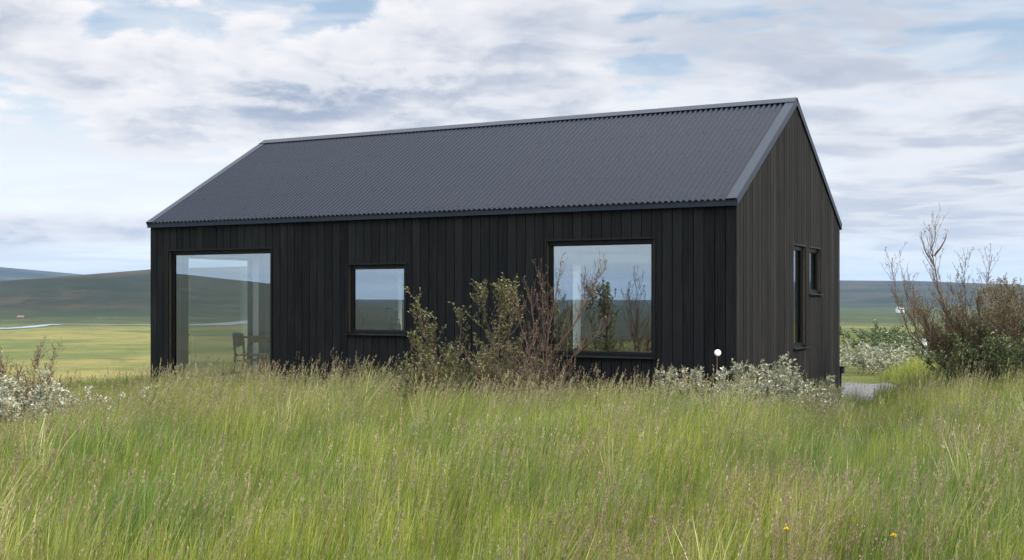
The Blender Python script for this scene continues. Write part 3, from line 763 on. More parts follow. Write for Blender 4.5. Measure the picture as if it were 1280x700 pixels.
m2 = MB(); m2.hexa([(-0.11, 0.0, 0), (-0.11, 0.05, 0.26), (-0.11, 0.018, 0), (-0.11, 0.068, 0.26), (0.11, 0.0, 0), (0.11, 0.05, 0.26), (0.11, 0.018, 0), (0.11, 0.068, 0.26)]); m2.build('board', M_WOOD, e, bevel=0.004)
m2 = MB(); m2.tube([(-0.02, 0.045, 0.262), (-0.02, 0.062, 0.31), (0.02, 0.062, 0.31), (0.02, 0.045, 0.262)], 0.009, 8); m2.build('handle', M_WOOD, e, True)
e = empty('pendant_lamp', loc(pix_local(477, 1.6), 1.6, 2.62), -TH, 'grey pendant lamp hanging at the top of the kitchen window', 'lamp')
m2 = MB(); m2.lathe([(0.05, -0.20), (0.17, -0.30), (0.175, -0.305), (0.05, -0.195), (0.02, -0.19)], 0, 0, 24); m2.build('shade', M_STEEL, e, True)
m2 = MB(); m2.tube([(0, 0, 0), (0, 0, -0.2)], 0.004, 6); m2.build('cord', M_DARK, e, True)

# ------------------------------------------------------------------ small things round the house
p = at_depth(1050, 18.9); zg = float(height(p.x, p.y))
e = empty('garden_lamp', (p.x, p.y, zg), -TH, 'small black garden lamp on a post by the rear corner of the house', 'lamp')
m2 = MB(); m2.box(-0.022, 0.022, -0.022, 0.022, -0.1, 0.40); m2.build('post', M_BLACKMETAL, e)
m2 = MB(); m2.box(-0.06, 0.07, -0.055, 0.055, 0.402, 0.50); m2.build('lamp_head', M_BLACKMETAL, e, bevel=0.012)
m2 = MB(); m2.box(-0.075, 0.085, -0.065, 0.065, 0.502, 0.515); m2.build('lid', M_BLACKMETAL, e)

p = at_depth(897, 13.55, 441); zg = float(height(p.x, p.y))
e = empty('marker_disc', (p.x, p.y, zg), 0.15, 'round white disc on a thin stake among the silvery willows', 'marker')
m2 = MB(); h = p.z - zg; m2.tube([(0, -0.01, h - 0.045), (0, -0.01, h + 0.045)], 0.001, 4)
m2 = MB(); m2.tube([(0, -0.016, h), (0, -0.010, h), (0, 0.006, h), (0, 0.012, h)], [0.028, 0.038, 0.038, 0.028], 20); m2.build('disc', M_WHITE, e)
m2 = MB(); m2.tube([(0, 0.02, -0.05), (0, 0.02, h - 0.02)], 0.004, 6); m2.build('stake', M_TWIGG, e)

p = at_depth(1156, 33.0); zg = float(height(p.x, p.y))
e = empty('marker_post', (p.x, p.y, zg), 0.2, 'short white marker post in the scrub beyond the right bush', 'post')
hp = at_depth(1156, 33.0, 422).z - zg
m2 = MB(); m2.box(-0.045, 0.045, -0.045, 0.045, -0.1, hp); m2.build('post', M_WHITE, e, bevel=0.006)
m2 = MB(); m2.box(-0.055, 0.055, -0.055, 0.055, hp - 0.32, hp - 0.26); m2.build('band', M_BLACKMETAL, e)

def far_house(px, py, d, w, dp, h, rh, wallm, roofm, rz, label):
    p = at_depth(px, d); z = float(height(p.x, p.y))
    e = empty('farmhouse', (p.x, p.y, z), rz, label, 'house', 'tiny farmhouses across the valley')
    m2 = MB(); m2.box(-w / 2, w / 2, -dp / 2, dp / 2, -1, h)
    m2.add([(-w / 2, -dp / 2, h), (-w / 2, dp / 2, h), (-w / 2, 0, h + rh), (w / 2, -dp / 2, h), (w / 2, dp / 2, h), (w / 2, 0, h + rh)], [(0, 1, 2), (3, 5, 4)])
    m2.build('wall', wallm, e)
    m2 = MB(); o = 0.3
    for sg in (-1, 1):
        m2.hexa([(-w / 2 - o, sg * (dp / 2 + o), h - 0.15), (-w / 2 - o, sg * (dp / 2 + o), h + 0.1), (-w / 2 - o, 0, h + rh), (-w / 2 - o, 0, h + rh + 0.25), (w / 2 + o, sg * (dp / 2 + o), h - 0.15), (w / 2 + o, sg * (dp / 2 + o), h + 0.1), (w / 2 + o, 0, h + rh), (w / 2 + o, 0, h + rh + 0.25)])
    m2.build('roof', roofm, e)
far_house(1125, 388, 1700, 9, 8, 5, 3, M_WHITE, M_WHITE, 0.3, 'tiny white farmhouse across the valley left of the right bush')
far_house(26, 403, 1090, 5.5, 5, 1.8, 1.6, M_REDROOF, M_REDROOF, 0.2, 'tiny farmhouse by the river at the left edge of the view')

# ------------------------------------------------------------------ shrubs
def rand_dir(rng, up):
    a = rng.uniform(0, 6.283); return Vector((math.cos(a) * math.sqrt(max(0, 1 - up * up)), math.sin(a) * math.sqrt(max(0, 1 - up * up)), up))

def leaf(mb, rng, p, d, ln, wd, mi=0):
    d = d.normalized(); s = d.cross(Vector((rng.uniform(-1, 1), rng.uniform(-1, 1), rng.uniform(-0.2, 1)))); s = s.normalized() if s.length > 1e-4 else d.orthogonal().normalized()
    n = s.cross(d); t = rng.random()
    a = p; b = p + d * ln * 0.5 + s * wd * 0.5 + n * ln * 0.06; c_ = p + d * ln - n * ln * 0.10; e = p + d * ln * 0.5 - s * wd * 0.5 + n * ln * 0.06; m = p + d * ln * 0.5
    mb.add([a, b, c_, e, m], [(0, 1, 4), (1, 2, 4), (2, 3, 4), (3, 0, 4)], mi, t)

def branch(tw, lf, rng, pts, r0, level, prm):
    """a limb along pts; side shoots grow from it, leaves sit on the last shoots"""
    n = len(pts); rad = [max(0.0016, r0 * (1 - 0.80 * i / (n - 1))) for i in range(n)]
    tw.tube(pts, rad, 6 if r0 > 0.012 else (4 if r0 > 0.004 else 3), 0, rng.random(), cap=False)
    length = sum((pts[i + 1] - pts[i]).length for i in range(n - 1))
    def along(t):
        i = min(int(t * (n - 1)), n - 2); f = t * (n - 1) - i
        return pts[i].lerp(pts[i + 1], f), (pts[i + 1] - pts[i]).normalized()
    if level < prm['levels']:
        k = max(1, int(length * prm['density'][min(level, len(prm['density']) - 1)] * rng.uniform(0.8, 1.2)))
        for _ in range(k):
            t = rng.uniform(prm.get('bare', 0.2), 0.98); p, d = along(t)
            side = rand_dir(rng, rng.uniform(-0.1, 0.5)); dd = (d * rng.uniform(0.6, 1.1) + side * prm['angle'] + Vector((0, 0, prm['up']))).normalized()
            ln = length * (1 - 0.6 * t) * prm['ratio'] * rng.uniform(0.6, 1.2)
            ln = max(ln, prm.get('minlen', 0.06))
            q = [p.copy()]; cur = p.copy(); m = 5
            for j in range(m):
                dd = (dd + rand_dir(rng, rng.uniform(-0.5, 0.8)) * prm['crook'] + Vector((0, 0, prm['up'] * 0.25))).normalized()
                cur = cur + dd * ln / m; q.append(cur.copy())
            branch(tw, lf, rng, q, max(0.002, r0 * (1 - 0.75 * t) * 0.55), level + 1, prm)
    if level >= prm['leaf_from'] and prm['leaf_per_m'] > 0:
        k = int(length * prm['leaf_per_m'] * rng.uniform(0.5, 1.5) + rng.random())
        for _ in range(k):
            t = rng.uniform(prm.get('leaf_start', 0.25), 1.0); p, d = along(t)
            if p.z < prm.get('leaf_zmin', -9): continue
            leaf(lf, rng, p, d * 0.5 + rand_dir(rng, rng.uniform(-0.4, 0.7)), prm['leaf'] * rng.uniform(0.6, 1.25), prm['leaf'] * prm.get('leaf_w', 0.5) * rng.uniform(0.8, 1.2), prm.get('mi', 0) if rng.random() > prm.get('alt', 0) else 1)

def stems(rng, n, hgt, spread, lean=(0, 0), crook=0.14, base=0.12):
    out = []
    for i in range(n):
        a = rng.uniform(0, 6.283); k = rng.uniform(0.1, 1.0) ** 0.7
        h = hgt * rng.uniform(0.6, 1.0) * (1 - 0.25 * k)
        d = Vector((math.cos(a) * spread * k + lean[0], math.sin(a) * spread * k + lean[1], h)); ln = d.length; d.normalize()
        p = Vector((math.cos(a) * base * k, math.sin(a) * base * k, -0.05)); q = [p.copy()]
        dd = d.copy(); m = 8
        for j in range(m):
            dd = (dd + rand_dir(rng, rng.uniform(-0.4, 0.6)) * crook + Vector((0, 0, 0.03))).normalized(); p = p + dd * ln / m; q.append(p.copy())
        out.append(q)
    return out

def shrub(name, px, depth, prm, label, cat, group=None, seed=1, paths=None, leafm=None, twigm=None, r0=0.012, n=8, hgt=1.0, spread=0.5, lean=(0, 0), base=0.12, dz=0.0, xy=None):
    rng = random.Random(seed)
    if xy: x, y = xy
    else: q = at_depth(px, depth); x, y = q.x, q.y
    z = float(height(x, y)) + dz
    e = empty(name, (x, y, z), 0, label, cat, group)
    tw, lf = MB(), MB()
    ps = []
    if paths:
        for path in paths:          # limbs given as (px, py, depth offset)
            ps.append([at_depth(a, depth + c_, b) - Vector((x, y, z)) for a, b, c_ in path])
        fine = []
        for pth in ps:              # round the corners
            o = [pth[0]]
            for i in range(len(pth) - 1):
                for s in (0.33, 0.66, 1.0): o.append(pth[i].lerp(pth[i + 1], s) + rand_dir(rng, 0.1) * 0.012)
            fine.append(o)
        ps = fine
    ps = ps + stems(rng, n, hgt, spread, lean, prm.get('stem_crook', 0.14), base)
    for q in ps: branch(tw, lf, rng, q, r0 * rng.uniform(0.7, 1.1), 0, prm)
    tw.build('branches', twigm or M_TWIG, e, smooth=True, recalc=False)
    if lf.f: lf.build('foliage', leafm or [M_BIRCH], e, recalc=False)
    return e

P_BIRCH = dict(levels=2, density=[26, 18], angle=0.85, up=0.25, ratio=0.40, crook=0.28, leaf_from=1, leaf_per_m=30, leaf=0.034, leaf_w=0.62, bare=0.25, alt=0.12)
P_BARE = dict(levels=2, density=[20, 16], angle=0.65, up=0.35, ratio=0.34, crook=0.22, leaf_from=1, leaf_per_m=5.0, leaf=0.028, leaf_w=0.5, bare=0.25, alt=0.5)
P_TWIGGY = dict(levels=2, density=[24, 22], angle=0.75, up=0.30, ratio=0.42, crook=0.25, leaf_from=1, leaf_per_m=22.0, leaf=0.03, leaf_w=0.5, bare=0.15, alt=0.3)
P_SILVER = dict(levels=1, density=[22], angle=0.95, up=0.30, ratio=0.34, crook=0.25, leaf_from=0, leaf_per_m=95, leaf=0.042, leaf_w=0.45, bare=0.25, leaf_start=0.30, alt=0.09, minlen=0.10)

# in front of the long wall
shrub('willow_shrub', 556, 13.9, P_BIRCH, 'leafy yellow green shrub right of the kitchen window, leftmost against the wall', 'shrub', 'shrubs in front of the long wall', 11,
      paths=[[(560, 490, 0), (548, 450, 0.1), (530, 415, 0.0), (519, 372, -0.1)], [(562, 490, 0), (570, 450, 0), (577, 410, 0.1), (572, 392, 0.1)], [(556, 490, 0), (540, 462, -0.1), (522, 440, -0.2), (510, 425, -0.2)]],
      leafm=[M_BIRCH, M_GREENL], n=15, hgt=1.0, spread=0.70, r0=0.011)
shrub('willow_shrub', 618, 13.8, dict(P_BIRCH, leaf_per_m=24), 'sparse green shrub in the middle of the three by the wall', 'shrub', 'shrubs in front of the long wall', 12,
      paths=[[(622, 490, 0), (618, 440, 0.1), (608, 400, 0.1), (602, 366, 0)], [(626, 490, 0), (634, 430, 0), (640, 395, 0), (642, 362, 0.1)], [(622, 490, 0), (624, 420, -.1), (626, 385, 0), (629, 366, 0)]],
      leafm=[M_BIRCH, M_GREENL], n=12, hgt=1.05, spread=0.65, r0=0.011)
shrub('willow_shrub', 682, 13.5, P_BARE, 'tall shrub of bare reddish twigs in front of the right square window', 'shrub', 'shrubs in front of the long wall', 13,
      paths=[[(684, 490, 0), (690, 440, 0.0), (716, 408, -0.1), (732, 380, -0.1), (740, 362, -0.1), (757, 336, -0.1)], [(732, 380, -0.1), (729, 358, 0.0), (731, 334, 0.0)], [(680, 490, 0), (678, 430, 0.1), (678, 380, 0.1), (676, 336, 0.1)],
             [(686, 490, 0), (684, 440, -0.1), (690, 390, -0.2), (699, 338, -0.2)], [(676, 490, 0), (660, 440, 0), (650, 400, 0), (641, 372, 0)], [(676, 490, 0), (668, 430, 0), (666, 390, .1), (660, 360, .1)], [(690, 490, 0), (712, 450, -0.1), (740, 425, -0.2), (762, 402, -0.2)]],
      leafm=[M_BIRCH, M_RUSTL], n=11, hgt=1.10, spread=0.45, r0=0.011)
shrub('willow_shrub', 588, 13.7, P_BIRCH, 'low bushy green shrub between the leftmost leafy shrub and the sparse one', 'shrub', 'shrubs in front of the long wall', 14, leafm=[M_BIRCH, M_GREENL], n=13, hgt=1.25, spread=0.85, r0=0.010)
shrub('willow_shrub', 652, 13.6, dict(P_BARE, leaf_per_m=9), 'low tangle of reddish twigs left of the tall bare shrub', 'shrub', 'shrubs in front of the long wall', 15, leafm=[M_BIRCH, M_RUSTL], n=15, hgt=1.30, spread=0.85, r0=0.010)
shrub('willow_shrub', 715, 13.4, dict(P_BARE, leaf_per_m=7), 'low reddish twigs under the sill of the right square window', 'shrub', 'shrubs in front of the long wall', 16, leafm=[M_BIRCH, M_RUSTL], n=8, hgt=0.75, spread=0.7, r0=0.008)

# the big bush at the right
shrub('twiggy_bush', 1192, 17.0, dict(P_BARE, density=[13, 12], leaf_per_m=7), 'tall bare bush leaning left at the right edge, its top twig highest', 'bush', 'bushes on the mound at the right', 21,
      paths=[[(1205, 478, 0), (1185, 452, 0.1), (1160, 440, 0.1), (1138, 418, 0.0), (1124, 385, 0), (1116, 345, 0), (1115, 322, 0)],
             [(1208, 478, 0), (1205, 440, 0.2), (1190, 405, 0.3), (1176, 372, 0.3), (1168, 335, 0.3), (1164, 316, 0.2), (1170, 298, 0.2), (1168, 280, 0.2)],
             [(1168, 320, 0.25), (1178, 306, 0.2), (1183, 292, 0.2)], [(1166, 330, 0.25), (1155, 310, 0.3), (1151, 290, 0.3)],
             [(1200, 478, 0), (1170, 452, -0.2), (1150, 425, -0.3), (1140, 395, -0.3), (1136, 352, -0.3)],
             [(1200, 460, 0), (1172, 430, 0.2), (1148, 400, 0.2), (1134, 372, 0.2), (1126, 330, 0.3)],
             [(1212, 478, 0), (1216, 430, 0.3), (1206, 390, 0.3), (1206, 345, 0.3), (1207, 322, 0.3)],
             [(1214, 478, 0), (1235, 420, 0.0), (1232, 370, 0.2), (1241, 318, 0.2)]],
      leafm=[M_RUSTL, M_BIRCH], twigm=M_TWIGG, n=4, hgt=1.2, spread=0.6, r0=0.018)
shrub('twiggy_bush', 1232, 17.3, P_TWIGGY, 'dense brown twiggy bush at the right edge behind the leaning stems', 'bush', 'bushes on the mound at the right', 22,
      leafm=[M_RUSTL, M_BIRCH], twigm=M_TWIG, n=40, hgt=1.75, spread=1.05, r0=0.015, lean=(0.05, 0), base=0.4)
shrub('twiggy_bush', 1285, 17.6, dict(P_TWIGGY, leaf_per_m=34), 'rusty brown bush cut off by the right edge of the view', 'bush', 'bushes on the mound at the right', 23,
      leafm=[M_RUSTL, M_GREENL], twigm=M_TWIG, n=26, hgt=1.65, spread=0.85, r0=0.014)
shrub('leafy_bush', 1228, 16.3, dict(P_BIRCH, leaf_per_m=45, leaf=0.04), 'low dark green leafy bush under the bare stems at the right', 'bush', 'low green bushes', 24,
      leafm=[M_GREENL, M_BIRCH], n=24, hgt=0.95, spread=0.85, r0=0.008)
shrub('leafy_bush', 1285, 16.0, dict(P_BIRCH, leaf_per_m=45, leaf=0.04), 'low dark green leafy bush at the right edge under the rusty bush', 'bush', 'low green bushes', 25,
      leafm=[M_GREENL, M_BIRCH], n=24, hgt=1.05, spread=0.85, r0=0.008)

# silvery willows
shrub('twiggy_bush', 22, 14.4, dict(P_TWIGGY, leaf_per_m=14), 'reddish brown twigs rising behind the silvery willow at the left edge', 'bush', None, 29, leafm=[M_RUSTL, M_SILVER], n=14, hgt=1.25, spread=0.6, r0=0.010)
SW = 'silvery willow bushes'
sil = [(24, 13.2, 0.90, 0.55, 20, 'pale silvery willow bush at the left edge of the view'),
       (52, 13.6, 0.74, 0.30, 14, 'pale silvery willow bush second from the left edge'),
       (-22, 13.6, 0.92, 0.6, 18, 'silvery willow bush cut off by the left edge of the view'),
       (165, 13.8, 0.58, 0.40, 9, 'low silvery willow left of the house corner'),
       (207, 14.2, 0.58, 0.42, 9, 'low silvery willow under the floor length window'),
       (868, 12.6, 0.86, 0.46, 20, 'low silvery willow in front of the house, leftmost near the corner'),
       (912, 12.8, 0.90, 0.36, 18, 'silvery willow bush below the white disc'),
       (950, 13.2, 1.02, 0.34, 18, 'silvery willow bush just right of the house corner'),
       (982, 13.4, 1.08, 0.30, 16, 'tallest silvery willow bush under the gable wall'),
       (1024, 14.2, 1.0, 0.36, 12, 'sparse silvery willow bush under the gable windows')]
for i, (px, d, h, s, n, lb) in enumerate(sil):
    shrub('silvery_willow', px, d, P_SILVER, lb, 'bush', SW, 40 + i, leafm=[M_SILVER, M_CATKIN], twigm=M_TWIGG, n=n, hgt=h, spread=s, r0=0.007, base=0.25)
P_SFAR = dict(P_SILVER, leaf=0.09, leaf_per_m=38, density=[12])
far = [(1068, 24, 0.9, .8), (1092, 25, 0.8, 0.9), (1112, 27, 0.8, .9), (1078, 29, 0.8, 1.0), (1135, 30, .9, 1.1), (1105, 33, .9, 1.2), (1165, 35, 1.0, 1.3), (1065, 36, .9, 1.2), (1130, 39, 1.0, 1.4), (1090, 42, 1.0, 1.5), (1200, 40, 1., 1.4), (1180, 28, .9, 1.1)]
far_lb = ['pale silvery willow nearest the gravel patch', 'pale silvery willow just right behind the gravel patch', 'silvery willow left of the tall bare bush, nearest it', 'silvery willow in the second row behind the gravel', 'silvery willow behind the leaning stems of the tall bush',
          'silvery willow in the third row, left of the white post', 'wide willow beside the white marker post', 'willow in the far row next to the house corner', 'wide far willow just left of the white marker post', 'farthest willow of the scrub beside the house', 'far willow hidden by the tall bare bush', 'willow right behind the bare bush stems']
for i, ((px, d, h, s), lb) in enumerate(zip(far, far_lb)):
    shrub('silvery_willow', px, d, P_SFAR, lb, 'bush', 'willow scrub beyond the gravel', 70 + i, leafm=[M_SILVER if i < 4 else M_GREENL, M_SILVER], twigm=M_TWIGG, n=12, hgt=h * (0.66 if d < 28 else 0.55 if d < 33 else 0.42), spread=s, r0=0.008, base=0.4)

# yellow flowers in the grass
M_YEL = simple('yellow_petal', (0.80, 0.58, 0.03), 0.6); M_GREENSTEM = simple('flower_stem', (0.07, 0.12, 0.03), 0.6)
for i, (px, py, d, lb) in enumerate(((983, 663, 4.6, 'yellow flower in the grass, leftmost of the two'), (1117, 671, 4.5, 'yellow flower in the grass, rightmost of the two'))):
    p = at_depth(px, d, py); zg = float(height(p.x, p.y))
    e = empty('dandelion', (p.x, p.y, zg), 0, lb, 'flower', 'yellow flowers in the grass')
    h = p.z - zg
    m2 = MB(); m2.tube([(0.03, 0, 0), (0.01, 0, h * 0.6), (0, 0, h)], 0.002, 5); m2.build('stem', M_GREENSTEM, e)
    m2 = MB(); rg = random.Random(i)
    for k in range(26):
        a = k * 2.4; tl = 0.2 + 0.9 * k / 26
        leaf(m2, rg, Vector((0, 0, h)), Vector((math.cos(a) * math.cos(tl * 1.2), math.sin(a) * math.cos(tl * 1.2) - 0.4, math.sin(tl * 1.2) + 0.1)), 0.016, 0.006)
    m2.build('petals', M_YEL, e)

# ------------------------------------------------------------------ grass
LEAN = Vector((0.16, 0.02, 0))
def blade(mb, rng, x, y, h, w, mi, curl=0.25, seg=4, tone=None, lean=1.0):
    a = rng.uniform(0, 6.283); c_ = rng.uniform(0.3, 1.0) * curl
    bend = Vector((math.cos(a) * c_, math.sin(a) * c_, 0)) + LEAN * rng.uniform(0.2, 1.6) * lean
    fa_ = rng.uniform(-0.7, 0.7); s = Vector((math.cos(fa_), math.sin(fa_), 0)) * w * 0.5
    vs = []; t0 = rng.random() if tone is None else tone
    for j in range(seg + 1):
        t = j / seg
        p = Vector((x, y, 0)) + bend * h * t * t + Vector((0, 0, h * (t - 0.10 * (bend.length * 2) * t * t)))
        k = (1 - t) ** 0.6 if t < 1 else 0.0
        vs += [p - s * max(k, 0.08), p + s * max(k, 0.08)]
    mb.add(vs, [(2 * j, 2 * j + 1, 2 * j + 3, 2 * j + 2) for j in range(seg)], mi, t0)
    return p, bend

def panicle(mb, rng, p, d, ln, wid, n, mi, sz):
    """seed head: fine branchlets with spikelets up the top of a stalk"""
    t0 = rng.random()
    for k in range(n):
        t = rng.random(); q = p - d * ln * (1 - t)
        a = rng.uniform(0, 6.283); rr = wid * (1 - 0.7 * t) * rng.uniform(0.1, 1.0)
        o = q + Vector((math.cos(a) * rr, math.sin(a) * rr, rr * 0.9))
        dd = (d + Vector((math.cos(a), math.sin(a), 0.2)) * 0.28).normalized()
        s = dd.cross(Vector((rng.uniform(-1, 1), rng.uniform(-1, 1), 0.3))).normalized() * sz * 0.22
        l = sz * rng.uniform(0.7, 1.3)
        mb.add([o, o + dd * l * 0.5 + s, o + dd * l, o + dd * l * 0.5 - s], [(0, 1, 2, 3)], mi, min(1, max(0, t0 + rng.uniform(-0.25, 0.25))))

def clump(kind, seed):
    rng = random.Random(seed); mb = MB(); R_ = 0.17
    def pos():
        a = rng.uniform(0, 6.283); r = R_ * math.sqrt(rng.random()); return r * math.cos(a), r * math.sin(a)
    def heads(n, h0, h1, w, curl, ln, wid, k, sz, lean=1.2):
        for _ in range(n):
            x, y = pos(); h = rng.uniform(h0, h1); p, b = blade(mb, rng, x, y, h, w, 1, curl, 5, lean=lean)
            d = (Vector((0, 0, 1)) + b * 1.6).normalized(); panicle(mb, rng, p, d, rng.uniform(*ln), wid, k, 2, sz)
    def blades(n, h0, h1, w0, w1, curl, seg=4, spread=1.0):
        top = rng.uniform(0.9, 1.1)
        for _ in range(n):
            x, y = pos(); blade(mb, rng, x * spread, y * spread, rng.uniform(h0, h1) * top, rng.uniform(w0, w1), 0, curl, seg)
    if kind == 'meadow': blades(88, 0.22, 0.62, 0.004, 0.009, 0.17); heads(3, 0.46, 0.68, 0.0032, 0.10, (0.08, 0.14), 0.008, 12, 0.016, 1.4)
    elif kind == 'seeding': blades(70, 0.24, 0.54, 0.004, 0.0075, 0.17); heads(8, 0.44, 0.72, 0.0034, 0.10, (0.08, 0.15), 0.008, 12, 0.018, 1.5)
    elif kind == 'purple': blades(66, 0.20, 0.44, 0.0035, 0.006, 0.25); heads(9, 0.38, 0.60, 0.0028, 0.16, (0.09, 0.15), 0.022, 18, 0.012)
    elif kind == 'green': blades(82, 0.22, 0.50, 0.0045, 0.0095, 0.38, 5); heads(3, 0.40, 0.56, 0.003, 0.15, (0.09, 0.14), 0.014, 14, 0.014)
    elif kind == 'tall': blades(32, 0.25, 0.50, 0.004, 0.007, 0.25); heads(6, 0.46, 0.80, 0.0034, 0.14, (0.10, 0.18), 0.016, 20, 0.016)
    elif kind == 'tussock': blades(70, 0.30, 0.74, 0.006, 0.0125, 0.34, 6, 0.7); heads(5, 0.62, 0.86, 0.0042, 0.14, (0.12, 0.2), 0.012, 22, 0.02)
    elif kind == 'short': blades(60, 0.10, 0.30, 0.006, 0.011, 0.4, 3, 1.6); heads(2, 0.25, 0.40, 0.004, 0.2, (0.06, 0.1), 0.012, 8, 0.014)
    mats = {'meadow': [M_LEAF, M_STALK, M_HEAD], 'seeding': [M_LEAF, M_STALK, M_HEAD], 'tussock': [M_STRAW, M_STALK, M_HEAD], 'purple': [M_LEAF, M_PSTALK, M_PHEAD], 'green': [M_DLEAF, M_STALK, M_PHEAD], 'tall': [M_LEAF, M_PSTALK, M_PHEAD], 'short': [M_LEAF, M_STALK, M_HEAD]}[kind]
    return mb.build('grass_tuft', mats, link=False, recalc=False)

def scatter(name, kind, pts, label, nvar=7):
    """one object: points on the ground, each carrying one tuft"""
    col = bpy.data.collections.new(name + '_tufts')
    for k in range(nvar): col.objects.link(clump(kind, 100 * len(kind) + k))
    me = bpy.data.meshes.new(name); me.from_pydata([(a, b, c_) for a, b, c_, *_ in pts], [], [])
    for key, typ, idx in (('turn', 'FLOAT', 3), ('size', 'FLOAT', 4), ('pick', 'INT', 5)):
        at = me.attributes.new(key, typ, 'POINT'); at.data.foreach_set('value', [p[idx] for p in pts])
    o = bpy.data.objects.new(name, me); COL.objects.link(o)
    ng = bpy.data.node_groups.new(name, 'GeometryNodeTree')
    ng.interface.new_socket('Geometry', in_out='INPUT', socket_type='NodeSocketGeometry'); ng.interface.new_socket('Geometry', in_out='OUTPUT', socket_type='NodeSocketGeometry')
    t = NT(ng); gi = t.node('NodeGroupInput'); go = t.node('NodeGroupOutput')
    ci = t.node('GeometryNodeCollectionInfo'); ci.inputs[0].default_value = col; ci.inputs[1].default_value = True; ci.inputs[2].default_value = True
    def attr(nm, ty):
        n = t.node('GeometryNodeInputNamedAttribute', data_type=ty); n.inputs[0].default_value = nm; return n.outputs[0]
    ip = t.node('GeometryNodeInstanceOnPoints'); t.l.new(gi.outputs[0], ip.inputs['Points']); t.l.new(ci.outputs[0], ip.inputs['Instance'])
    ip.inputs['Pick Instance'].default_value = True; t.l.new(attr('pick', 'INT'), ip.inputs['Instance Index'])
    cx = t.node('ShaderNodeCombineXYZ'); t.l.new(attr('turn', 'FLOAT'), cx.inputs[2]); t.l.new(cx.outputs[0], ip.inputs['Rotation'])
    cs = t.node('ShaderNodeCombineXYZ'); s_ = attr('size', 'FLOAT')
    for k in range(3): t.l.new(s_, cs.inputs[k])
    t.l.new(cs.outputs[0], ip.inputs['Scale']); t.l.new(ip.outputs[0], go.inputs[0])
    md = o.modifiers.new('tufts', 'NODES'); md.node_group = ng
    return tag(o, label, 'grass', kind='stuff')

rs = np.random.RandomState(3)
def in_house(lx, ly, m=0.12): return (lx > -L - m) & (lx < m) & (ly > -m) & (ly < W + m)
def sample(n, x0, x1, y0, y1):
    x = rs.uniform(x0, x1, n); y = rs.uniform(y0, y1, n); return x, y
A = (15.5 + 15.5) * 17
x, y = sample(int(A * 30), -14.5, 13.5, 2.3, 19.0)
lx = (x - X0) * UX.x + (y - Y0) * UX.y; ly = (x - X0) * VY.x + (y - Y0) * VY.y
az = np.degrees(np.arctan2(x, y)); r = np.hypot(x, y)
keep = ~in_house(lx, ly) & (np.abs(az) < 32) & (r > 2.7) & (lx > -13.5) & (ly < 6.5)
keep &= ~((np.abs(x - 6.15) < 1.05) & (np.abs(y - 20.3) < 1.9))
keep &= ~((np.abs(640 + F * x / y - 1080) < 45) & (y > 14.5) & (rs.rand(len(x)) < 0.45))       # thin strip in front of the gravel
keep &= (rs.rand(len(x)) < np.clip(1.25 - r / 30, 0.5, 1))
keep &= (ly < 0.2) | (lx > 0) | (lx < -L)
keep &= (wob(x, y, 0.55, 14) + 0.4 * wob(x, y, 1.4, 33) > -0.32) | (rs.rand(len(x)) < 0.40)
x, y, lx, ly, r, az = (v[keep] for v in (x, y, lx, ly, r, az))
z = height(x, y)
px = 640 + F * x / y
pr = wob(x, y * 0.7, 1.9, 4) + 0.45 * wob(x, y, 0.6, 17)            # drifts
# where the purple, the dark green and the tall sorts grow
pur = 0.30 * pr + 0.75 * np.exp(-((px - 520) ** 2 / 210 ** 2 + (r - 4.0) ** 2 / 1.1)) + 0.60 * np.exp(-((px - 760) ** 2 / 100 ** 2 + (r - 5.8) ** 2 / 1.2)) + 0.65 * np.exp(-((px - 1000) ** 2 / 110 ** 2 + (r - 5.2) ** 2 / 1.2)) + 0.35 * np.exp(-((px - 1230) ** 2 / 110 ** 2 + (r - 7) ** 2 / 3)) + 0.4 * np.exp(-((px - 960) ** 2 / 60 ** 2 + (r - 8) ** 2 / 3))
grn = 0.30 * wob(x, y, 2.3, 25) + 0.62 * sstep(720, 1050, px) * sstep(6.2, 4.2, r) + 0.25 * sstep(900, 1100, px) * sstep(14, 9, r) + 0.35 * np.exp(-((px - 60) ** 2 / 70 ** 2 + (r - 7) ** 2 / 4))
tal = sstep(-1.7, -0.5, ly) * sstep(-9.5, -7.8, lx) * sstep(0.3, -1.0, lx)
u = rs.rand(len(x))
k_t = u < tal * 0.55
k_p = ~k_t & (pur + 0.15 * rs.randn(len(x)) > 0.34)
k_g = ~k_t & ~k_p & (grn + 0.12 * rs.randn(len(x)) > 0.36)
k_u = ~k_t & (rs.rand(len(x)) < 0.028 + 0.05 * (wob(x, y, 1.3, 21) > 0.35))
k_p &= ~k_u; k_g &= ~k_u
k_s = ~k_u & ~k_t & ~k_p & ~k_g & (wob(x, y * 0.8, 2.6, 11) + 0.5 * wob(x, y, 0.8, 2) + 0.10 * rs.randn(len(x)) + 0.45 * sstep(8, 13, r) - 0.15 * sstep(8, 6, r) * sstep(700, 400, px) > 0.28)
k_m = ~k_u & ~k_t & ~k_p & ~k_g & ~k_s
def pack(mask, lo, hi):
    n = int(mask.sum()); sz = rs.uniform(lo, hi, n)
    sz = sz * (1 + 0.22 * wob(x[mask], y[mask], 2.2, 30) + 0.20 * wob(x[mask], y[mask], 0.7, 6)) * (1 - 0.40 * np.exp(-((px[mask] - 1085) / 60.0) ** 2) * sstep(6, 9, r[mask])) * np.where((px[mask] < 190) & (r[mask] > 10.5), 0.75, 1.0)
    return list(zip(x[mask].tolist(), y[mask].tolist(), (z[mask] - 0.02).tolist(), rs.uniform(-0.7, 0.7, n).tolist(), sz.tolist(), rs.randint(0, 7, n).tolist()))
scatter('meadow_grass', 'meadow', pack(k_m, 0.8, 1.1), 'long yellow green meadow grass with tan seed heads')
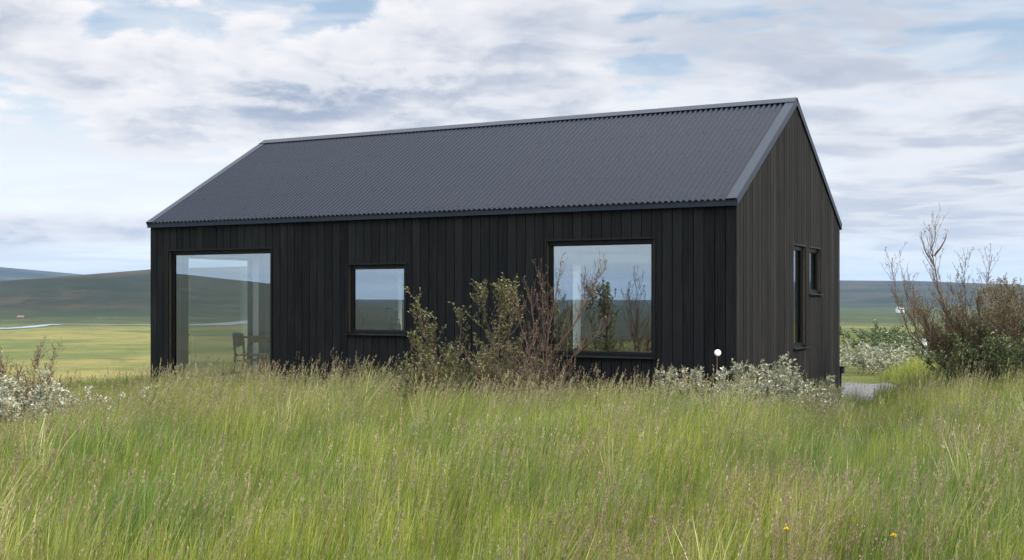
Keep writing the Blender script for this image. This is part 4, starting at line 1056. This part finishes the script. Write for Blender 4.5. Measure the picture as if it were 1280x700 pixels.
scatter('seeding_grass', 'seeding', pack(k_s, 0.8, 1.1), 'meadow grass gone to tan seed in broad drifts')
scatter('tussock_grass', 'tussock', pack(k_u, 0.75, 1.1), 'broad pale tussocks standing here and there in the meadow')
scatter('purple_grass', 'purple', pack(k_p, 0.85, 1.15), 'fine bent grass with hazy purple seed heads in drifts')
scatter('green_grass', 'green', pack(k_g, 0.8, 1.15), 'lush dark green grass blades in low patches')
scatter('tall_grass', 'tall', pack(k_t, 0.8, 1.1), 'tall dark headed grass along the foot of the long wall')
# shorter turf farther off on the knoll
x, y = sample(26000, -20, 34, 6, 48)
lx = (x - X0) * UX.x + (y - Y0) * UX.y; ly = (x - X0) * VY.x + (y - Y0) * VY.y
px = 640 + F * x / y; r = np.hypot(x, y); z = height(x, y)
keep = ~in_house(lx, ly) & (px > -300) & (px < 1700) & (r > 12) & (z > -1.2) & ~((np.abs(x - 6.15) < 1.1) & (np.abs(y - 20.3) < 1.95)) & ~((np.abs(px - 1078) < 42) & (r > 14) & (y < 19)) & ((lx > 0) | (lx < -L)) & ((lx > 0.2) | (lx > -14.5))
x, y, z, r, px = (v[keep] for v in (x, y, z, r, px))
scatter('short_grass', 'short', [(a, b, c_ - 0.02, d, e, f) for a, b, c_, d, e, f in zip(x.tolist(), y.tolist(), z.tolist(), rs.uniform(-3, 3, len(x)).tolist(), rs.uniform(0.9, 1.5, len(x)).tolist(), rs.randint(0, 7, len(x)).tolist())], 'short rough turf beside and behind the house')

# ------------------------------------------------------------------ haze over the valley
def haze():
    m, t, out = new_mat('valley_haze')
    v = t.node('ShaderNodeVolumePrincipled', {'Color': (0.36, 0.62, 1.0, 1), 'Density': 5.5e-5, 'Anisotropy': 0.2})
    t.l.new(v.outputs[0], out.inputs['Volume'])
    mb = MB(); mb.box(-12500, 12500, -12500, 12500, -40, 260); o = mb.build('haze', m); tag(o, 'thin blue haze over the valley', 'haze', kind='stuff')
USE_HAZE = True
if USE_HAZE: haze()
scene.cycles.max_bounces = 8; scene.cycles.transparent_max_bounces = 16; scene.cycles.volume_bounces = 0
